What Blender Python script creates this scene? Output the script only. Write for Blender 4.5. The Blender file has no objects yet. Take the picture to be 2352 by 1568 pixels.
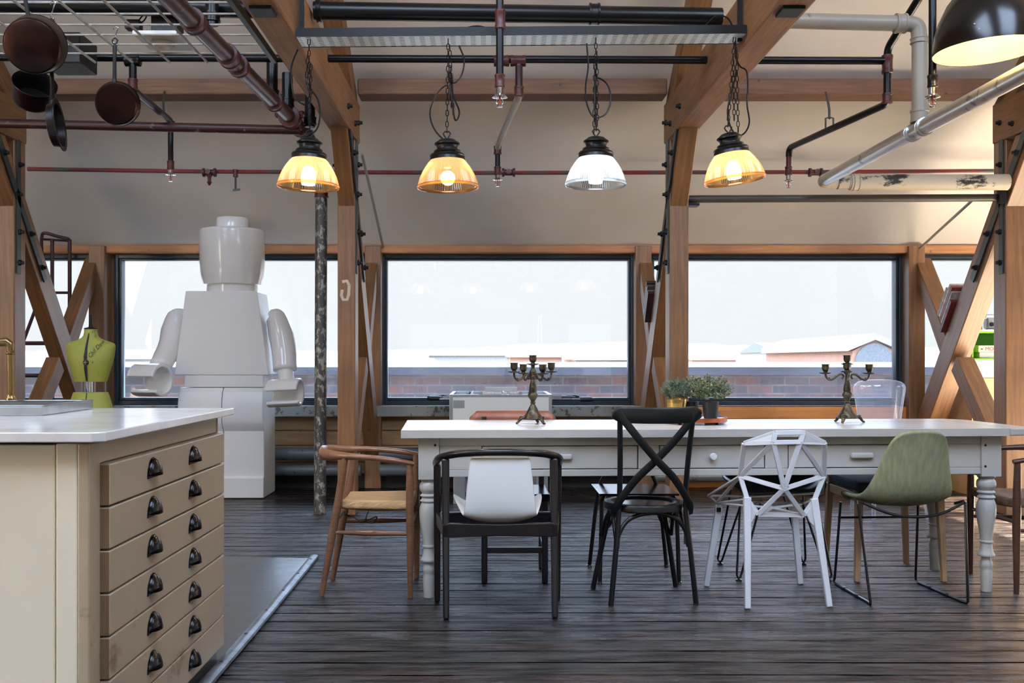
import bpy, math, random
from mathutils import Vector, Matrix

R = random.Random(11)
SC = bpy.context.scene
COL = SC.collection
PI = math.pi
# camera model: 35 mm lens, camera 1.10 m above the floor looking level along +Y
F, CX, HY, H = 2287.0, 1123.0, 828.0, 1.10


def W(px, py, d):
    return Vector(((px - CX) * d / F, d, H - (py - HY) * d / F))


def FL(px, py):
    d = F * H / (py - HY)
    return Vector(((px - CX) * d / F, d, 0.0))


def V(*a):
    return Vector(a)


# ---------------------------------------------------------------- mesh builder
class MB:
    def __init__(self):
        self.v, self.f = [], []

    def add(self, vs, fs):
        b = len(self.v)
        self.v += [Vector(p) for p in vs]
        self.f += [tuple(b + i for i in q) for q in fs]
        return self

    def box(self, x0, x1, y0, y1, z0, z1):
        vs = [(x0, y0, z0), (x1, y0, z0), (x1, y1, z0), (x0, y1, z0), (x0, y0, z1), (x1, y0, z1), (x1, y1, z1), (x0, y1, z1)]
        return self.add(vs, [(0, 3, 2, 1), (4, 5, 6, 7), (0, 1, 5, 4), (1, 2, 6, 5), (2, 3, 7, 6), (3, 0, 4, 7)])

    def hexa(self, b, t):
        return self.add(list(b) + list(t), [(0, 3, 2, 1), (4, 5, 6, 7), (0, 1, 5, 4), (1, 2, 6, 5), (2, 3, 7, 6), (3, 0, 4, 7)])

    def bar(self, p0, p1, w, h, up=(0, 0, 1), w1=None, h1=None):
        p0, p1 = Vector(p0), Vector(p1)
        d = (p1 - p0).normalized()
        u = Vector(up)
        s = d.cross(u)
        if s.length < 1e-4:
            s = d.cross(Vector((1, 0, 0)))
        s.normalize()
        u = s.cross(d).normalized()
        w1 = w if w1 is None else w1
        h1 = h if h1 is None else h1
        b = [p0 - s * w / 2 - u * h / 2, p0 + s * w / 2 - u * h / 2, p0 + s * w / 2 + u * h / 2, p0 - s * w / 2 + u * h / 2]
        t = [p1 - s * w1 / 2 - u * h1 / 2, p1 + s * w1 / 2 - u * h1 / 2, p1 + s * w1 / 2 + u * h1 / 2, p1 - s * w1 / 2 + u * h1 / 2]
        return self.hexa(b, t)

    def prism(self, poly, axis, a0, a1):
        """poly: 2-D points in the plane across the axis ('x': (y,z), 'y': (x,z), 'z': (x,y))"""
        def mk(p, a):
            return {'x': (a, p[0], p[1]), 'y': (p[0], a, p[1]), 'z': (p[0], p[1], a)}[axis]
        n = len(poly)
        vs = [mk(p, a0) for p in poly] + [mk(p, a1) for p in poly]
        fs = [tuple(range(n - 1, -1, -1)), tuple(range(n, 2 * n))]
        fs += [(i, (i + 1) % n, n + (i + 1) % n, n + i) for i in range(n)]
        return self.add(vs, fs)

    def sweep(self, path, rad, n=10, closed=False, ref=(0, 0, 1), caps=True):
        P = [Vector(p) for p in path]
        m = len(P)
        if not isinstance(rad, list):
            rad = [rad] * m
        rr = [(r, r) if not isinstance(r, (list, tuple)) else r for r in rad]
        T = []
        for i in range(m):
            a = P[(i - 1) % m] if (closed or i > 0) else P[i]
            b = P[(i + 1) % m] if (closed or i < m - 1) else P[i]
            t = (b - a)
            T.append(t.normalized() if t.length > 1e-9 else Vector((0, 0, 1)))
        ref = Vector(ref)
        s = T[0].cross(ref)
        if s.length < 1e-3:
            s = T[0].cross(Vector((1, 0, 0)) if abs(T[0].x) < .9 else Vector((0, 1, 0)))
        s.normalize()
        vs = []
        for i in range(m):
            s = (s - T[i] * s.dot(T[i]))
            if s.length < 1e-6:
                s = T[i].orthogonal()
            s.normalize()
            u = s.cross(T[i]).normalized()
            for k in range(n):
                a = 2 * PI * k / n
                vs.append(P[i] + s * (math.cos(a) * rr[i][0]) + u * (math.sin(a) * rr[i][1]))
        fs = []
        for i in range(m if closed else m - 1):
            j = (i + 1) % m
            for k in range(n):
                l = (k + 1) % n
                fs.append((i * n + k, i * n + l, j * n + l, j * n + k))
        if caps and not closed:
            fs.append(tuple(range(n - 1, -1, -1)))
            fs.append(tuple((m - 1) * n + k for k in range(n)))
        return self.add(vs, fs)

    def tube(self, p0, p1, r, n=12, r1=None):
        return self.sweep([p0, p1], [r, r if r1 is None else r1], n)

    def lathe(self, prof, c=(0, 0, 0), n=24, mat=None, sx=1, sy=1, cap=True, a0=0, a1=2 * PI):
        """prof: (r, z) pairs"""
        c = Vector(c)
        full = abs(a1 - a0 - 2 * PI) < 1e-6
        k_ = n if full else n + 1
        vs = []
        for r, z in prof:
            for k in range(k_):
                a = a0 + (a1 - a0) * k / n
                p = Vector((r * math.cos(a) * sx, r * math.sin(a) * sy, z))
                vs.append((mat @ p if mat else p) + c)
        fs = []
        for i in range(len(prof) - 1):
            for k in range(n):
                l = (k + 1) % k_
                fs.append((i * k_ + k, i * k_ + l, (i + 1) * k_ + l, (i + 1) * k_ + k))
        if cap and full:
            if prof[0][0] > 1e-5:
                fs.append(tuple(range(k_ - 1, -1, -1)))
            if prof[-1][0] > 1e-5:
                fs.append(tuple((len(prof) - 1) * k_ + k for k in range(k_)))
        return self.add(vs, fs)

    def grid(self, rows):
        m, n = len(rows), len(rows[0])
        vs = [p for r in rows for p in r]
        fs = [(i * n + k, i * n + k + 1, (i + 1) * n + k + 1, (i + 1) * n + k) for i in range(m - 1) for k in range(n - 1)]
        return self.add(vs, fs)

    def ball(self, c, r, n=12, sz=1):
        prof = [(r * math.sin(PI * i / (n // 2)), -r * sz * math.cos(PI * i / (n // 2))) for i in range(n // 2 + 1)]
        return self.lathe(prof, c, n)

    def loft(self, secs, n=28, p=2.0):
        """secs: (cx, cy, z, rx, ry) super-ellipse sections, capped"""
        vs = []
        for cx, cy, z, rx, ry in secs:
            for k in range(n):
                a = 2 * PI * k / n
                ca, sa = math.cos(a), math.sin(a)
                vs.append((cx + rx * math.copysign(abs(ca) ** (2 / p), ca), cy + ry * math.copysign(abs(sa) ** (2 / p), sa), z))
        fs = []
        for i in range(len(secs) - 1):
            for k in range(n):
                l = (k + 1) % n
                fs.append((i * n + k, i * n + l, (i + 1) * n + l, (i + 1) * n + k))
        fs.append(tuple(range(n - 1, -1, -1)))
        fs.append(tuple((len(secs) - 1) * n + k for k in range(n)))
        return self.add(vs, fs)

    def move(self, mtx):
        self.v = [mtx @ p for p in self.v]
        return self

    def build(self, name, mat, parent=None, origin=None, world=False, smooth=35, bevel=0, bseg=2, solid=0, soff=0, sub=0):
        me = bpy.data.meshes.new(name)
        vs = self.v
        off = Vector(origin) if origin is not None else Vector((0, 0, 0))
        if world and parent is not None:
            inv = XF[parent.name].inverted()
            vs = [inv @ p for p in vs]
        me.from_pydata([tuple(p - off) for p in vs], [], self.f)
        me.validate()
        import bmesh
        bm = bmesh.new()
        bm.from_mesh(me)
        bmesh.ops.recalc_face_normals(bm, faces=bm.faces)
        bm.to_mesh(me)
        bm.free()
        if smooth:
            me.polygons.foreach_set('use_smooth', [True] * len(me.polygons))
            if smooth < 180:
                me.set_sharp_from_angle(angle=math.radians(smooth))
        me.materials.append(mat)
        o = bpy.data.objects.new(name, me)
        o.location = off
        COL.objects.link(o)
        if parent is not None:
            o.parent = parent
            XF[o.name] = XF[parent.name] @ Matrix.Translation(off)
        else:
            XF[o.name] = Matrix.Translation(off)
        if solid:
            md = o.modifiers.new('solid', 'SOLIDIFY')
            md.thickness = solid
            md.offset = soff
        if sub:
            md = o.modifiers.new('sub', 'SUBSURF')
            md.levels = sub
            md.render_levels = sub
        if bevel:
            md = o.modifiers.new('bev', 'BEVEL')
            md.width = bevel
            md.segments = bseg
            md.limit_method = 'ANGLE'
            md.angle_limit = math.radians(40)
        return o


XF = {}


def tag(o, label=None, cat=None, group=None, kind=None):
    if label:
        o['label'] = label
    if cat:
        o['category'] = cat
    if group:
        o['group'] = group
    if kind:
        o['kind'] = kind
    return o


def thing(name, loc, label, cat, rz=0.0, group=None, kind=None):
    o = bpy.data.objects.new(name, None)
    o.empty_display_size = .1
    COL.objects.link(o)
    o.location = loc
    o.rotation_euler = (0, 0, rz)
    XF[o.name] = Matrix.Translation(Vector(loc)) @ Matrix.Rotation(rz, 4, 'Z')
    return tag(o, label, cat, group, kind)


def struct(mb, name, mat, **k):
    o = mb.build(name, mat, **k)
    o['kind'] = 'structure'
    return o


def copy_tree(o, parent=None):
    c = o.copy()
    COL.objects.link(c)
    if parent is not None:
        c.parent = parent
    XF[c.name] = XF.get(o.name, Matrix())
    for ch in list(o.children):
        copy_tree(ch, c)
    return c


def smooth_path(pts, k=6):
    """Catmull-Rom through the points"""
    P = [Vector(p) for p in pts]
    out = []
    for i in range(len(P) - 1):
        a = P[i - 1] if i else P[i] * 2 - P[i + 1]
        b, c = P[i], P[i + 1]
        d = P[i + 2] if i + 2 < len(P) else P[i + 1] * 2 - P[i]
        for j in range(k):
            t = j / k
            out.append(.5 * ((2 * b) + (c - a) * t + (2 * a - 5 * b + 4 * c - d) * t * t + (3 * b - a - 3 * c + d) * t ** 3))
    out.append(P[-1])
    return out


def lerp_list(vals, k):
    out = []
    for i in range(len(vals) - 1):
        for j in range(k):
            t = j / k
            a, b = vals[i], vals[i + 1]
            if isinstance(a, (tuple, list)):
                out.append(tuple(x + (y - x) * t for x, y in zip(a, b)))
            else:
                out.append(a + (b - a) * t)
    out.append(vals[-1])
    return out


# ---------------------------------------------------------------- materials
def srgb(r, g, b):
    def c(u):
        u /= 255
        return u / 12.92 if u <= .04045 else ((u + .055) / 1.055) ** 2.4
    return (c(r), c(g), c(b), 1)


class NT:
    def __init__(self, name):
        self.m = bpy.data.materials.new(name)
        self.m.use_nodes = True
        self.t = self.m.node_tree
        self.b = self.t.nodes['Principled BSDF']
        self.out = self.t.nodes['Material Output']

    def n(self, typ, **k):
        nd = self.t.nodes.new(typ)
        for a, b in k.items():
            setattr(nd, a, b)
        return nd

    def l(self, a, b):
        self.t.links.new(a, b)

    def coords(self, scale=(1, 1, 1), rot=(0, 0, 0), kind='Object'):
        tc = self.n('ShaderNodeTexCoord')
        mp = self.n('ShaderNodeMapping')
        mp.inputs['Scale'].default_value = scale
        mp.inputs['Rotation'].default_value = rot
        self.l(tc.outputs[kind], mp.inputs['Vector'])
        return mp.outputs['Vector']

    def noise(self, vec, scale, detail=4, rough=.55, dist=0):
        nz = self.n('ShaderNodeTexNoise')
        nz.inputs['Scale'].default_value = scale
        nz.inputs['Detail'].default_value = detail
        nz.inputs['Roughness'].default_value = rough
        nz.inputs['Distortion'].default_value = dist
        self.l(vec, nz.inputs['Vector'])
        return nz.outputs['Fac']

    def ramp(self, fac, stops):
        r = self.n('ShaderNodeValToRGB')
        el = r.color_ramp.elements
        while len(el) < len(stops):
            el.new(.5)
        for e, (p, c) in zip(el, stops):
            e.position = p
            e.color = c if len(c) == 4 else (*c, 1)
        self.l(fac, r.inputs['Fac'])
        return r.outputs['Color']

    def mix(self, fac, a, b, mode='MIX'):
        m = self.n('ShaderNodeMix', data_type='RGBA', blend_type=mode)
        for sock, val in ((m.inputs[0], fac), (m.inputs[6], a), (m.inputs[7], b)):
            if hasattr(val, 'is_output'):
                self.l(val, sock)
            else:
                sock.default_value = val
        return m.outputs[2]

    def math(self, op, a, b=0.0, c=0.0):
        m = self.n('ShaderNodeMath', operation=op)
        for i, val in enumerate((a, b, c)):
            if hasattr(val, 'is_output'):
                self.l(val, m.inputs[i])
            else:
                m.inputs[i].default_value = val
        return m.outputs[0]

    def bump(self, h, strength=.3, dist=.01, normal=None):
        b = self.n('ShaderNodeBump')
        b.inputs['Strength'].default_value = strength
        b.inputs['Distance'].default_value = dist
        self.l(h, b.inputs['Height'])
        if normal is not None:
            self.l(normal, b.inputs['Normal'])
        return b.outputs['Normal']

    def set(self, **k):
        names = {'base': 'Base Color', 'rough': 'Roughness', 'metal': 'Metallic', 'spec': 'Specular IOR Level', 'normal': 'Normal',
                 'trans': 'Transmission Weight', 'ior': 'IOR', 'coat': 'Coat Weight', 'croug': 'Coat Roughness', 'em': 'Emission Color', 'es': 'Emission Strength', 'alpha': 'Alpha'}
        for a, v in k.items():
            s = self.b.inputs[names[a]]
            if hasattr(v, 'is_output'):
                self.l(v, s)
            else:
                s.default_value = v
        return self.m


def plain(name, rgb, rough=.5, metal=0, rgb2=None, scale=8, stretch=(1, 1, 1), bump=0, bscale=None, spec=.5, coat=0, lo=.35, hi=.65, detail=5, rot=(0, 0, 0)):
    t = NT(name)
    v = t.coords(stretch, rot)
    nz = t.noise(v, scale, detail)
    c1 = srgb(*rgb)
    c2 = srgb(*(rgb2 or tuple(min(255, int(x * .88)) for x in rgb)))
    col = t.ramp(nz, [(lo, c1), (hi, c2)])
    k = dict(base=col, rough=rough, metal=metal, spec=spec, coat=coat)
    if bump:
        k['normal'] = t.bump(t.noise(v, bscale or scale * 3, 4), bump, .01)
    return t.set(**k)


def wood(name, c1, c2, axis='z', scale=1.0, rough=.5, bump=.25, coat=0, ang=0.0, knots=True, spec=.5):
    """grain running along one axis; ang tilts the grain in the YZ plane"""
    t = NT(name)
    st = {'x': (.5, 9, 9), 'y': (9, .5, 9), 'z': (9, 9, .5)}[axis]
    tc = t.n('ShaderNodeTexCoord')
    mr = t.n('ShaderNodeMapping')
    mr.inputs['Rotation'].default_value = (ang, 0, 0)
    t.l(tc.outputs['Object'], mr.inputs['Vector'])
    mp = t.n('ShaderNodeMapping')
    mp.inputs['Scale'].default_value = tuple(s * scale for s in st)
    t.l(mr.outputs['Vector'], mp.inputs['Vector'])
    g = t.noise(mp.outputs['Vector'], 5, 6, .6, .4)
    big = t.noise(mr.outputs['Vector'], 2.3 * scale, 3)
    col = t.ramp(g, [(.3, srgb(*c1)), (.7, srgb(*c2))])
    dark = tuple(x * .62 for x in srgb(*c1)[:3]) + (1,)
    col = t.mix(t.ramp(big, [(.38, (0, 0, 0, 1)), (.75, (.55, .55, .55, 1))]), col, dark)
    if knots:
        vo = t.n('ShaderNodeTexVoronoi')
        vo.inputs['Scale'].default_value = 4.5 * scale
        t.l(mr.outputs['Vector'], vo.inputs['Vector'])
        kn = t.ramp(vo.outputs['Distance'], [(.03, (1, 1, 1, 1)), (.07, (0, 0, 0, 1))])
        col = t.mix(kn, col, dark)
    return t.set(base=col, rough=rough, spec=spec, coat=coat, normal=t.bump(g, bump, .006))


def worn(name, base, chip, rough=.45, scale=9, amt=.66, metal=0, chip_metal=0, bump=.15, stretch=(1, 1, 1), detail=8, spec=.5, coat=0, soft=.03):
    """paint with chipped / worn spots of another colour"""
    t = NT(name)
    v = t.coords(stretch)
    nz = t.noise(v, scale, detail, .68)
    mask = t.ramp(nz, [(amt, (0, 0, 0, 1)), (amt + soft, (1, 1, 1, 1))])
    tint = t.ramp(t.noise(v, scale * .35, 3), [(.3, srgb(*base)), (.7, tuple(x * .86 for x in srgb(*base)[:3]) + (1,))])
    col = t.mix(mask, tint, srgb(*chip))
    return t.set(base=col, rough=rough, metal=metal, spec=spec, coat=coat, normal=t.bump(nz, bump, .006))


def emit(name, rgb, strength):
    t = NT(name)
    return t.set(base=(0, 0, 0, 1), em=srgb(*rgb), es=strength)


def glass(name, tint=(1, 1, 1, 1), ior=1.45, rough=0.0, extra=0.0, diff=0.0):
    """thin clear sheet: mirror by Fresnel over plain transparency, bloom haze painted as a thin dust"""
    t = NT(name)
    tr = t.n('ShaderNodeBsdfTransparent')
    tr.inputs['Color'].default_value = tint
    gl = t.n('ShaderNodeBsdfGlossy')
    gl.inputs['Roughness'].default_value = rough
    fr = t.n('ShaderNodeFresnel')
    fr.inputs['IOR'].default_value = ior
    fac = t.math('ADD', fr.outputs['Fac'], extra)
    mx = t.n('ShaderNodeMixShader')
    t.l(fac, mx.inputs['Fac'])
    t.l(tr.outputs[0], mx.inputs[1])
    t.l(gl.outputs[0], mx.inputs[2])
    last = mx.outputs[0]
    if diff:
        df = t.n('ShaderNodeBsdfDiffuse')
        df.inputs['Color'].default_value = (.8, .85, .9, 1)
        tl = t.n('ShaderNodeBsdfTranslucent')
        tl.inputs['Color'].default_value = (.8, .85, .9, 1)
        m1 = t.n('ShaderNodeMixShader')
        m1.inputs['Fac'].default_value = .5
        t.l(df.outputs[0], m1.inputs[1])
        t.l(tl.outputs[0], m1.inputs[2])
        veil = t.ramp(t.noise(t.coords((1, 1, 2.5)), 1.6, 5, .6), [(.4, (0, 0, 0, 1)), (.8, (diff, diff, diff, 1))])  # pale blue veil painting window bloom into the pane
        m2 = t.n('ShaderNodeMixShader')
        t.l(veil, m2.inputs['Fac'])
        t.l(last, m2.inputs[1])
        t.l(m1.outputs[0], m2.inputs[2])
        last = m2.outputs[0]
    t.l(last, t.out.inputs['Surface'])
    return t.m


def floor_mat():
    t = NT('dark_floor_boards')
    tc = t.n('ShaderNodeTexCoord')
    br = t.n('ShaderNodeTexBrick')
    br.offset = .37
    br.inputs['Scale'].default_value = 1
    br.inputs['Brick Width'].default_value = 41.3
    br.inputs['Row Height'].default_value = .142
    br.inputs['Mortar Size'].default_value = .0085
    br.inputs['Mortar Smooth'].default_value = .45
    br.inputs['Bias'].default_value = 0
    br.inputs['Color1'].default_value = (0, 0, 0, 1)
    br.inputs['Color2'].default_value = (1, 1, 1, 1)
    br.inputs['Mortar'].default_value = (.5, .5, .5, 1)
    bo = t.n('ShaderNodeMapping')
    bo.inputs['Location'].default_value = (17.3, 3.03, 0)
    t.l(tc.outputs['Object'], bo.inputs['Vector'])
    wob = t.n('ShaderNodeVectorMath', operation='MULTIPLY_ADD')
    wn = t.n('ShaderNodeTexNoise')
    wn.inputs['Scale'].default_value = .9
    t.l(tc.outputs['Object'], wn.inputs['Vector'])
    t.l(wn.outputs['Color'], wob.inputs[0])
    wob.inputs[1].default_value = (0, .03, 0)
    t.l(bo.outputs['Vector'], wob.inputs[2])
    t.l(wob.outputs[0], br.inputs['Vector'])
    mp = t.n('ShaderNodeMapping')
    mp.inputs['Scale'].default_value = (1.1, 9, 1)
    t.l(tc.outputs['Object'], mp.inputs['Vector'])
    # every board its own stretch of grain
    add = t.n('ShaderNodeVectorMath', operation='ADD')
    t.l(mp.outputs['Vector'], add.inputs[0])
    t.l(br.outputs['Color'], add.inputs[1])
    g = t.noise(add.outputs[0], 4, 7, .65, .6)
    col = t.ramp(g, [(.28, srgb(17, 13, 11)), (.5, srgb(31, 24, 20)), (.72, srgb(56, 41, 31))])
    tone = t.ramp(br.outputs['Color'], [(0, (.55, .55, .56, 1)), (.5, (.85, .82, .8, 1)), (1, (1.25, 1.15, 1.05, 1))])
    col = t.mix(1, col, tone, 'MULTIPLY')
    # worn reddish stretches
    wr = t.noise(t.coords((.7, 3.0, 1)), 1.5, 4)
    col = t.mix(t.ramp(wr, [(.56, (0, 0, 0, 1)), (.72, (.6, .6, .6, 1))]), col, srgb(74, 43, 31))
    gap = t.math('MULTIPLY', br.outputs['Fac'], t.ramp(t.noise(t.coords((.8, 6, 1)), 1.3, 3), [(.35, (.35, .35, .35, 1)), (.55, (1, 1, 1, 1))]))
    col = t.mix(gap, col, (.002, .002, .002, 1))
    vsp = t.ramp(t.noise(t.coords((1.3, 7, 1)), 2.6, 6, .7), [(.42, (.12, .12, .12, 1)), (.66, (1, 1, 1, 1))])
    fine = t.noise(t.coords((7, 26, 1)), 3.2, 6, .7)
    cup = t.noise(t.coords((1.6, 9, 1)), 1.9, 3)
    lum = t.noise(t.coords((6, 14, 1)), 1.2, 3)
    rough = t.ramp(t.noise(t.coords((2.2, 12, 1)), 1.7, 5, .65), [(.3, (.10, .10, .10, 1)), (.7, (.30, .30, .30, 1))])
    rough = t.mix(.45, rough, t.ramp(br.outputs['Color'], [(0, (.10, .10, .10, 1)), (1, (.36, .36, .36, 1))]))
    h = t.math('ADD', t.math('MULTIPLY', cup, 1.3), t.math('MULTIPLY', lum, .7))
    h = t.math('ADD', h, t.math('MULTIPLY', fine, .35))
    n1 = t.bump(h, .9, .024)
    inv = t.math('SUBTRACT', 1.0, gap)
    n2 = t.bump(inv, 1.0, .014, n1)
    return t.set(base=col, rough=rough, spec=t.math('MULTIPLY', inv, vsp), normal=n2)


def tray_mat():
    """galvanised tray floor with rows of punched slots"""
    t = NT('perforated_tray_metal')
    tc = t.n('ShaderNodeTexCoord')
    sp = t.n('ShaderNodeSeparateXYZ')
    t.l(tc.outputs['Object'], sp.inputs[0])
    fx = t.math('FRACT', t.math('MULTIPLY', sp.outputs[0], 1 / .05))
    fy = t.math('FRACT', t.math('MULTIPLY', sp.outputs[1], 1 / .022))
    a = t.math('LESS_THAN', fx, .5)
    b = t.math('LESS_THAN', fy, .34)
    m = t.math('MULTIPLY', a, b)
    col = t.mix(m, srgb(226, 234, 232), (.005, .005, .005, 1))
    return t.set(base=col, rough=.35, metal=t.math('SUBTRACT', .25, t.math('MULTIPLY', m, .25)))


def brick_mat():
    t = NT('hazed_parapet_brick')
    v = t.coords((1, 1, 1), (PI / 2, 0, 0))
    br = t.n('ShaderNodeTexBrick')
    br.inputs['Scale'].default_value = 1
    br.inputs['Brick Width'].default_value = .25
    br.inputs['Row Height'].default_value = .085
    br.inputs['Mortar Size'].default_value = .008
    br.inputs['Color1'].default_value = srgb(58, 60, 72)
    br.inputs['Color2'].default_value = srgb(104, 70, 64)
    br.inputs['Mortar'].default_value = srgb(84, 88, 96)
    br.inputs['Bias'].default_value = -.25
    t.l(v, br.inputs['Vector'])
    nz = t.noise(v, 3.5, 6, .65)
    col = t.mix(t.ramp(nz, [(.35, (0, 0, 0, 1)), (.7, (.75, .75, .75, 1))]), br.outputs['Color'], srgb(52, 58, 70))  # bluish haze mixed into the brick colour
    return t.set(base=col, rough=.9, normal=t.bump(nz, .4, .02))


M = {}
M['ceiling'] = plain('plaster_ceiling', (232, 224, 214), .85, 0, (222, 214, 204), 1.2, bump=.04, bscale=14, spec=.2)
M['floor'] = floor_mat()
M['lino'] = plain('dark_lino', (36, 42, 48), .2, 0, (26, 31, 37), 2.5, bump=.12, bscale=9, spec=.5)
tz = ((112, 76, 47), (150, 107, 67))
M['timber_z'] = wood('old_timber_upright', *tz, axis='z', rough=.42, spec=.7)
M['timber_y'] = wood('old_timber_beam', *tz, axis='y', rough=.6, bump=.5)
M['timber_x'] = wood('old_timber_purlin', (104, 72, 52), (138, 98, 70), axis='x', rough=.6)
M['timber_d'] = wood('old_timber_brace', *tz, axis='z', rough=.42, spec=.7, ang=-.663)
M['timber_c'] = wood('old_timber_counter', *tz, axis='z', rough=.55, ang=.7)
M['timber_r'] = wood('old_timber_rafter', *tz, axis='y', rough=.6, ang=.58)
M['plate'] = wood('wall_plate_timber', (176, 118, 76), (206, 150, 104), axis='x', rough=.6)
M['boards'] = wood('rough_wall_boards', (150, 118, 84), (186, 152, 112), axis='x', scale=.8, rough=.75, bump=.5)
M['boards_lit'] = wood('lit_wall_boards', (190, 122, 62), (222, 158, 92), axis='x', scale=.8, rough=.7, bump=.5)  # orange of warm sunlight put into the colour of these boards
M['sill'] = worn('whitewashed_sill', (158, 160, 156), (96, 92, 84), .7, 14, .56, bump=.3)
M['dark'] = plain('dark_skirting', (34, 36, 40), .6, 0, (24, 25, 28))
M['frame'] = plain('window_frame_paint', (44, 58, 70), .35, 0, (36, 48, 60), 4)
M['pane'] = glass('window_glass', diff=.045)
M['steel'] = worn('bolted_steel', (70, 78, 80), (40, 36, 34), .42, 12, .62, metal=.6, bump=.12)
M['bolt'] = plain('black_bolt', (34, 34, 34), .5, .6)
M['black_pipe'] = worn('black_pipe_paint', (9, 10, 12), (30, 28, 27), .3, 10, .66, bump=.06, spec=.35)
M['grey_pipe'] = worn('grey_painted_pipe', (150, 142, 128), (110, 100, 88), .4, 7, .68, bump=.05)
M['silver_pipe'] = worn('galvanised_pipe', (196, 198, 194), (140, 138, 132), .28, 9, .6, metal=.75, bump=.05)
M['red_pipe'] = worn('oxide_red_pipe', (58, 24, 26), (130, 126, 116), .36, 14, .62, bump=.1, soft=.08)
M['big_pipe'] = worn('scuffed_red_pipe', (70, 44, 43), (132, 126, 114), .3, 7, .56, metal=.35, bump=.08, soft=.14)
M['red_fit'] = plain('oxide_red_fitting', (88, 34, 32), .4, 0, (62, 26, 26), 12, bump=.1)
M['lagged'] = worn('soot_stained_lagging', (200, 186, 162), (38, 36, 34), .6, 4.2, .575, stretch=(.8, 1.6, 1.6), soft=.05)
M['dark_grey'] = worn('dark_grey_pipe_paint', (74, 70, 66), (120, 112, 104), .4, 5, .68, bump=.05)
M['mott_pipe'] = worn('flaking_post_pipe', (66, 64, 62), (150, 148, 140), .4, 26, .52, bump=.3, stretch=(1, 1, .6), soft=.04)
M['heat_pipe'] = worn('flaking_heating_pipe', (96, 104, 110), (36, 38, 40), .4, 16, .6, bump=.2, soft=.06)
M['chrome'] = plain('chrome', (215, 215, 215), .12, 1)
M['brass'] = plain('aged_brass', (150, 124, 84), .26, 1, (120, 96, 64), 6)
M['white_gloss'] = plain('white_gloss_panels', (244, 242, 238), .14, 0, (241, 239, 235), 2, coat=.3)
M['white_matt'] = plain('white_satin_panels', (243, 242, 239), .35, 0, (240, 239, 236), 2)
M['table'] = worn('chipped_white_paint', (184, 182, 175), (62, 52, 44), .42, 12, .735, bump=.1, soft=.012)
M['table_top'] = worn('white_table_boards', (216, 216, 214), (196, 192, 186), .2, 3, .6, bump=.05, stretch=(.6, 8, 1), soft=.2, spec=.5)
M['cab'] = worn('shaded_drawer_paint', (172, 155, 130), (122, 98, 76), .34, 3.0, .62, bump=.04, stretch=(1, 1, 1.5), soft=.08)  # beige paint with the dimness of the side face worked into its colour
M['cab_front'] = worn('cream_panel_paint', (236, 226, 200), (190, 160, 128), .45, 5, .75, bump=.03, soft=.02)
M['cab_wood'] = wood('bare_drawer_wood', (120, 92, 64), (150, 120, 88), axis='z', rough=.6, knots=False)
M['marble'] = plain('pale_marble', (226, 222, 216), .12, 0, (196, 190, 186), 5, (1, 1, 1), lo=.45, hi=.8, spec=.5, detail=8)
M['cup'] = plain('dark_steel_cup_pull', (60, 60, 60), .22, 1, (44, 44, 44), 6)
M['sinksteel'] = plain('brushed_sink_steel', (190, 194, 196), .26, 1, (170, 174, 176), 10)
M['copper'] = plain('tarnished_copper', (54, 30, 23), .34, .85, (34, 20, 17), 9, bump=.04)
M['pan_dark'] = plain('dark_pan_inside', (52, 46, 44), .35, .8, (34, 32, 32), 7)
M['iron'] = plain('black_iron', (15, 14, 14), .45, .4)
M['rack'] = plain('rack_wire_paint', (176, 170, 160), .4, .3, (150, 146, 138), 12)
M['lampcap'] = plain('black_lamp_cap', (22, 22, 20), .34, .4)
M['oak_arm'] = wood('warm_oak', (108, 72, 50), (140, 98, 70), axis='x', scale=3, rough=.3, bump=.06, knots=False, coat=.15)
M['rope'] = plain('paper_cord_seat', (190, 156, 110), .8, 0, (160, 126, 84), 40, (.2, 6, 1), bump=.5, bscale=60)
M['walnut'] = wood('dark_walnut', (66, 40, 30), (92, 58, 42), axis='x', scale=3, rough=.34, bump=.05, knots=False)
M['weave'] = plain('brown_woven_seat', (142, 112, 84), .8, 0, (104, 80, 58), 46, (5, .4, 1), bump=.6, bscale=70)
M['ebony'] = plain('ebonised_wood', (16, 11, 11), .3, 0, (24, 15, 14), 6, (1, 1, .3), spec=.5)
M['shell_w'] = plain('white_plastic_shell', (220, 219, 214), .38, 0, (214, 213, 208), 2)
M['blackmetal'] = plain('black_painted_metal', (24, 25, 26), .32, .2, (20, 21, 22), 6, spec=.5)
M['black_seat'] = plain('black_gloss_seat', (24, 25, 27), .16, 0, (20, 20, 22), 5, spec=.6)
M['cast'] = plain('white_cast_metal', (218, 220, 222), .36, .05, (210, 212, 214), 4)
M['green'] = plain('sage_green_fabric', (150, 154, 122), .85, 0, (132, 136, 106), 60, (1, 1, .12), bump=.25, bscale=90, spec=.2)
M['teal'] = plain('dark_green_fabric_seat', (84, 96, 92), .85, 0, (72, 84, 80), 60, bump=.2, spec=.2)
M['leather'] = plain('dark_grey_leather', (54, 56, 58), .4, 0, (44, 46, 48), 20, bump=.1)
M['cherry'] = wood('reddish_back_panel', (116, 62, 42), (150, 84, 56), axis='x', scale=2, rough=.35, bump=.05, knots=False)
M['oak'] = wood('pale_oak', (166, 132, 96), (196, 164, 124), axis='z', scale=2, rough=.5, bump=.08, knots=False)
M['denim'] = plain('slate_blue_cushion', (72, 88, 102), .9, 0, (60, 74, 88), 50, bump=.3, spec=.2)
M['bronze'] = plain('tarnished_bronze', (98, 90, 74), .38, .9, (52, 48, 42), 30, bump=.5, bscale=60)
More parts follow.
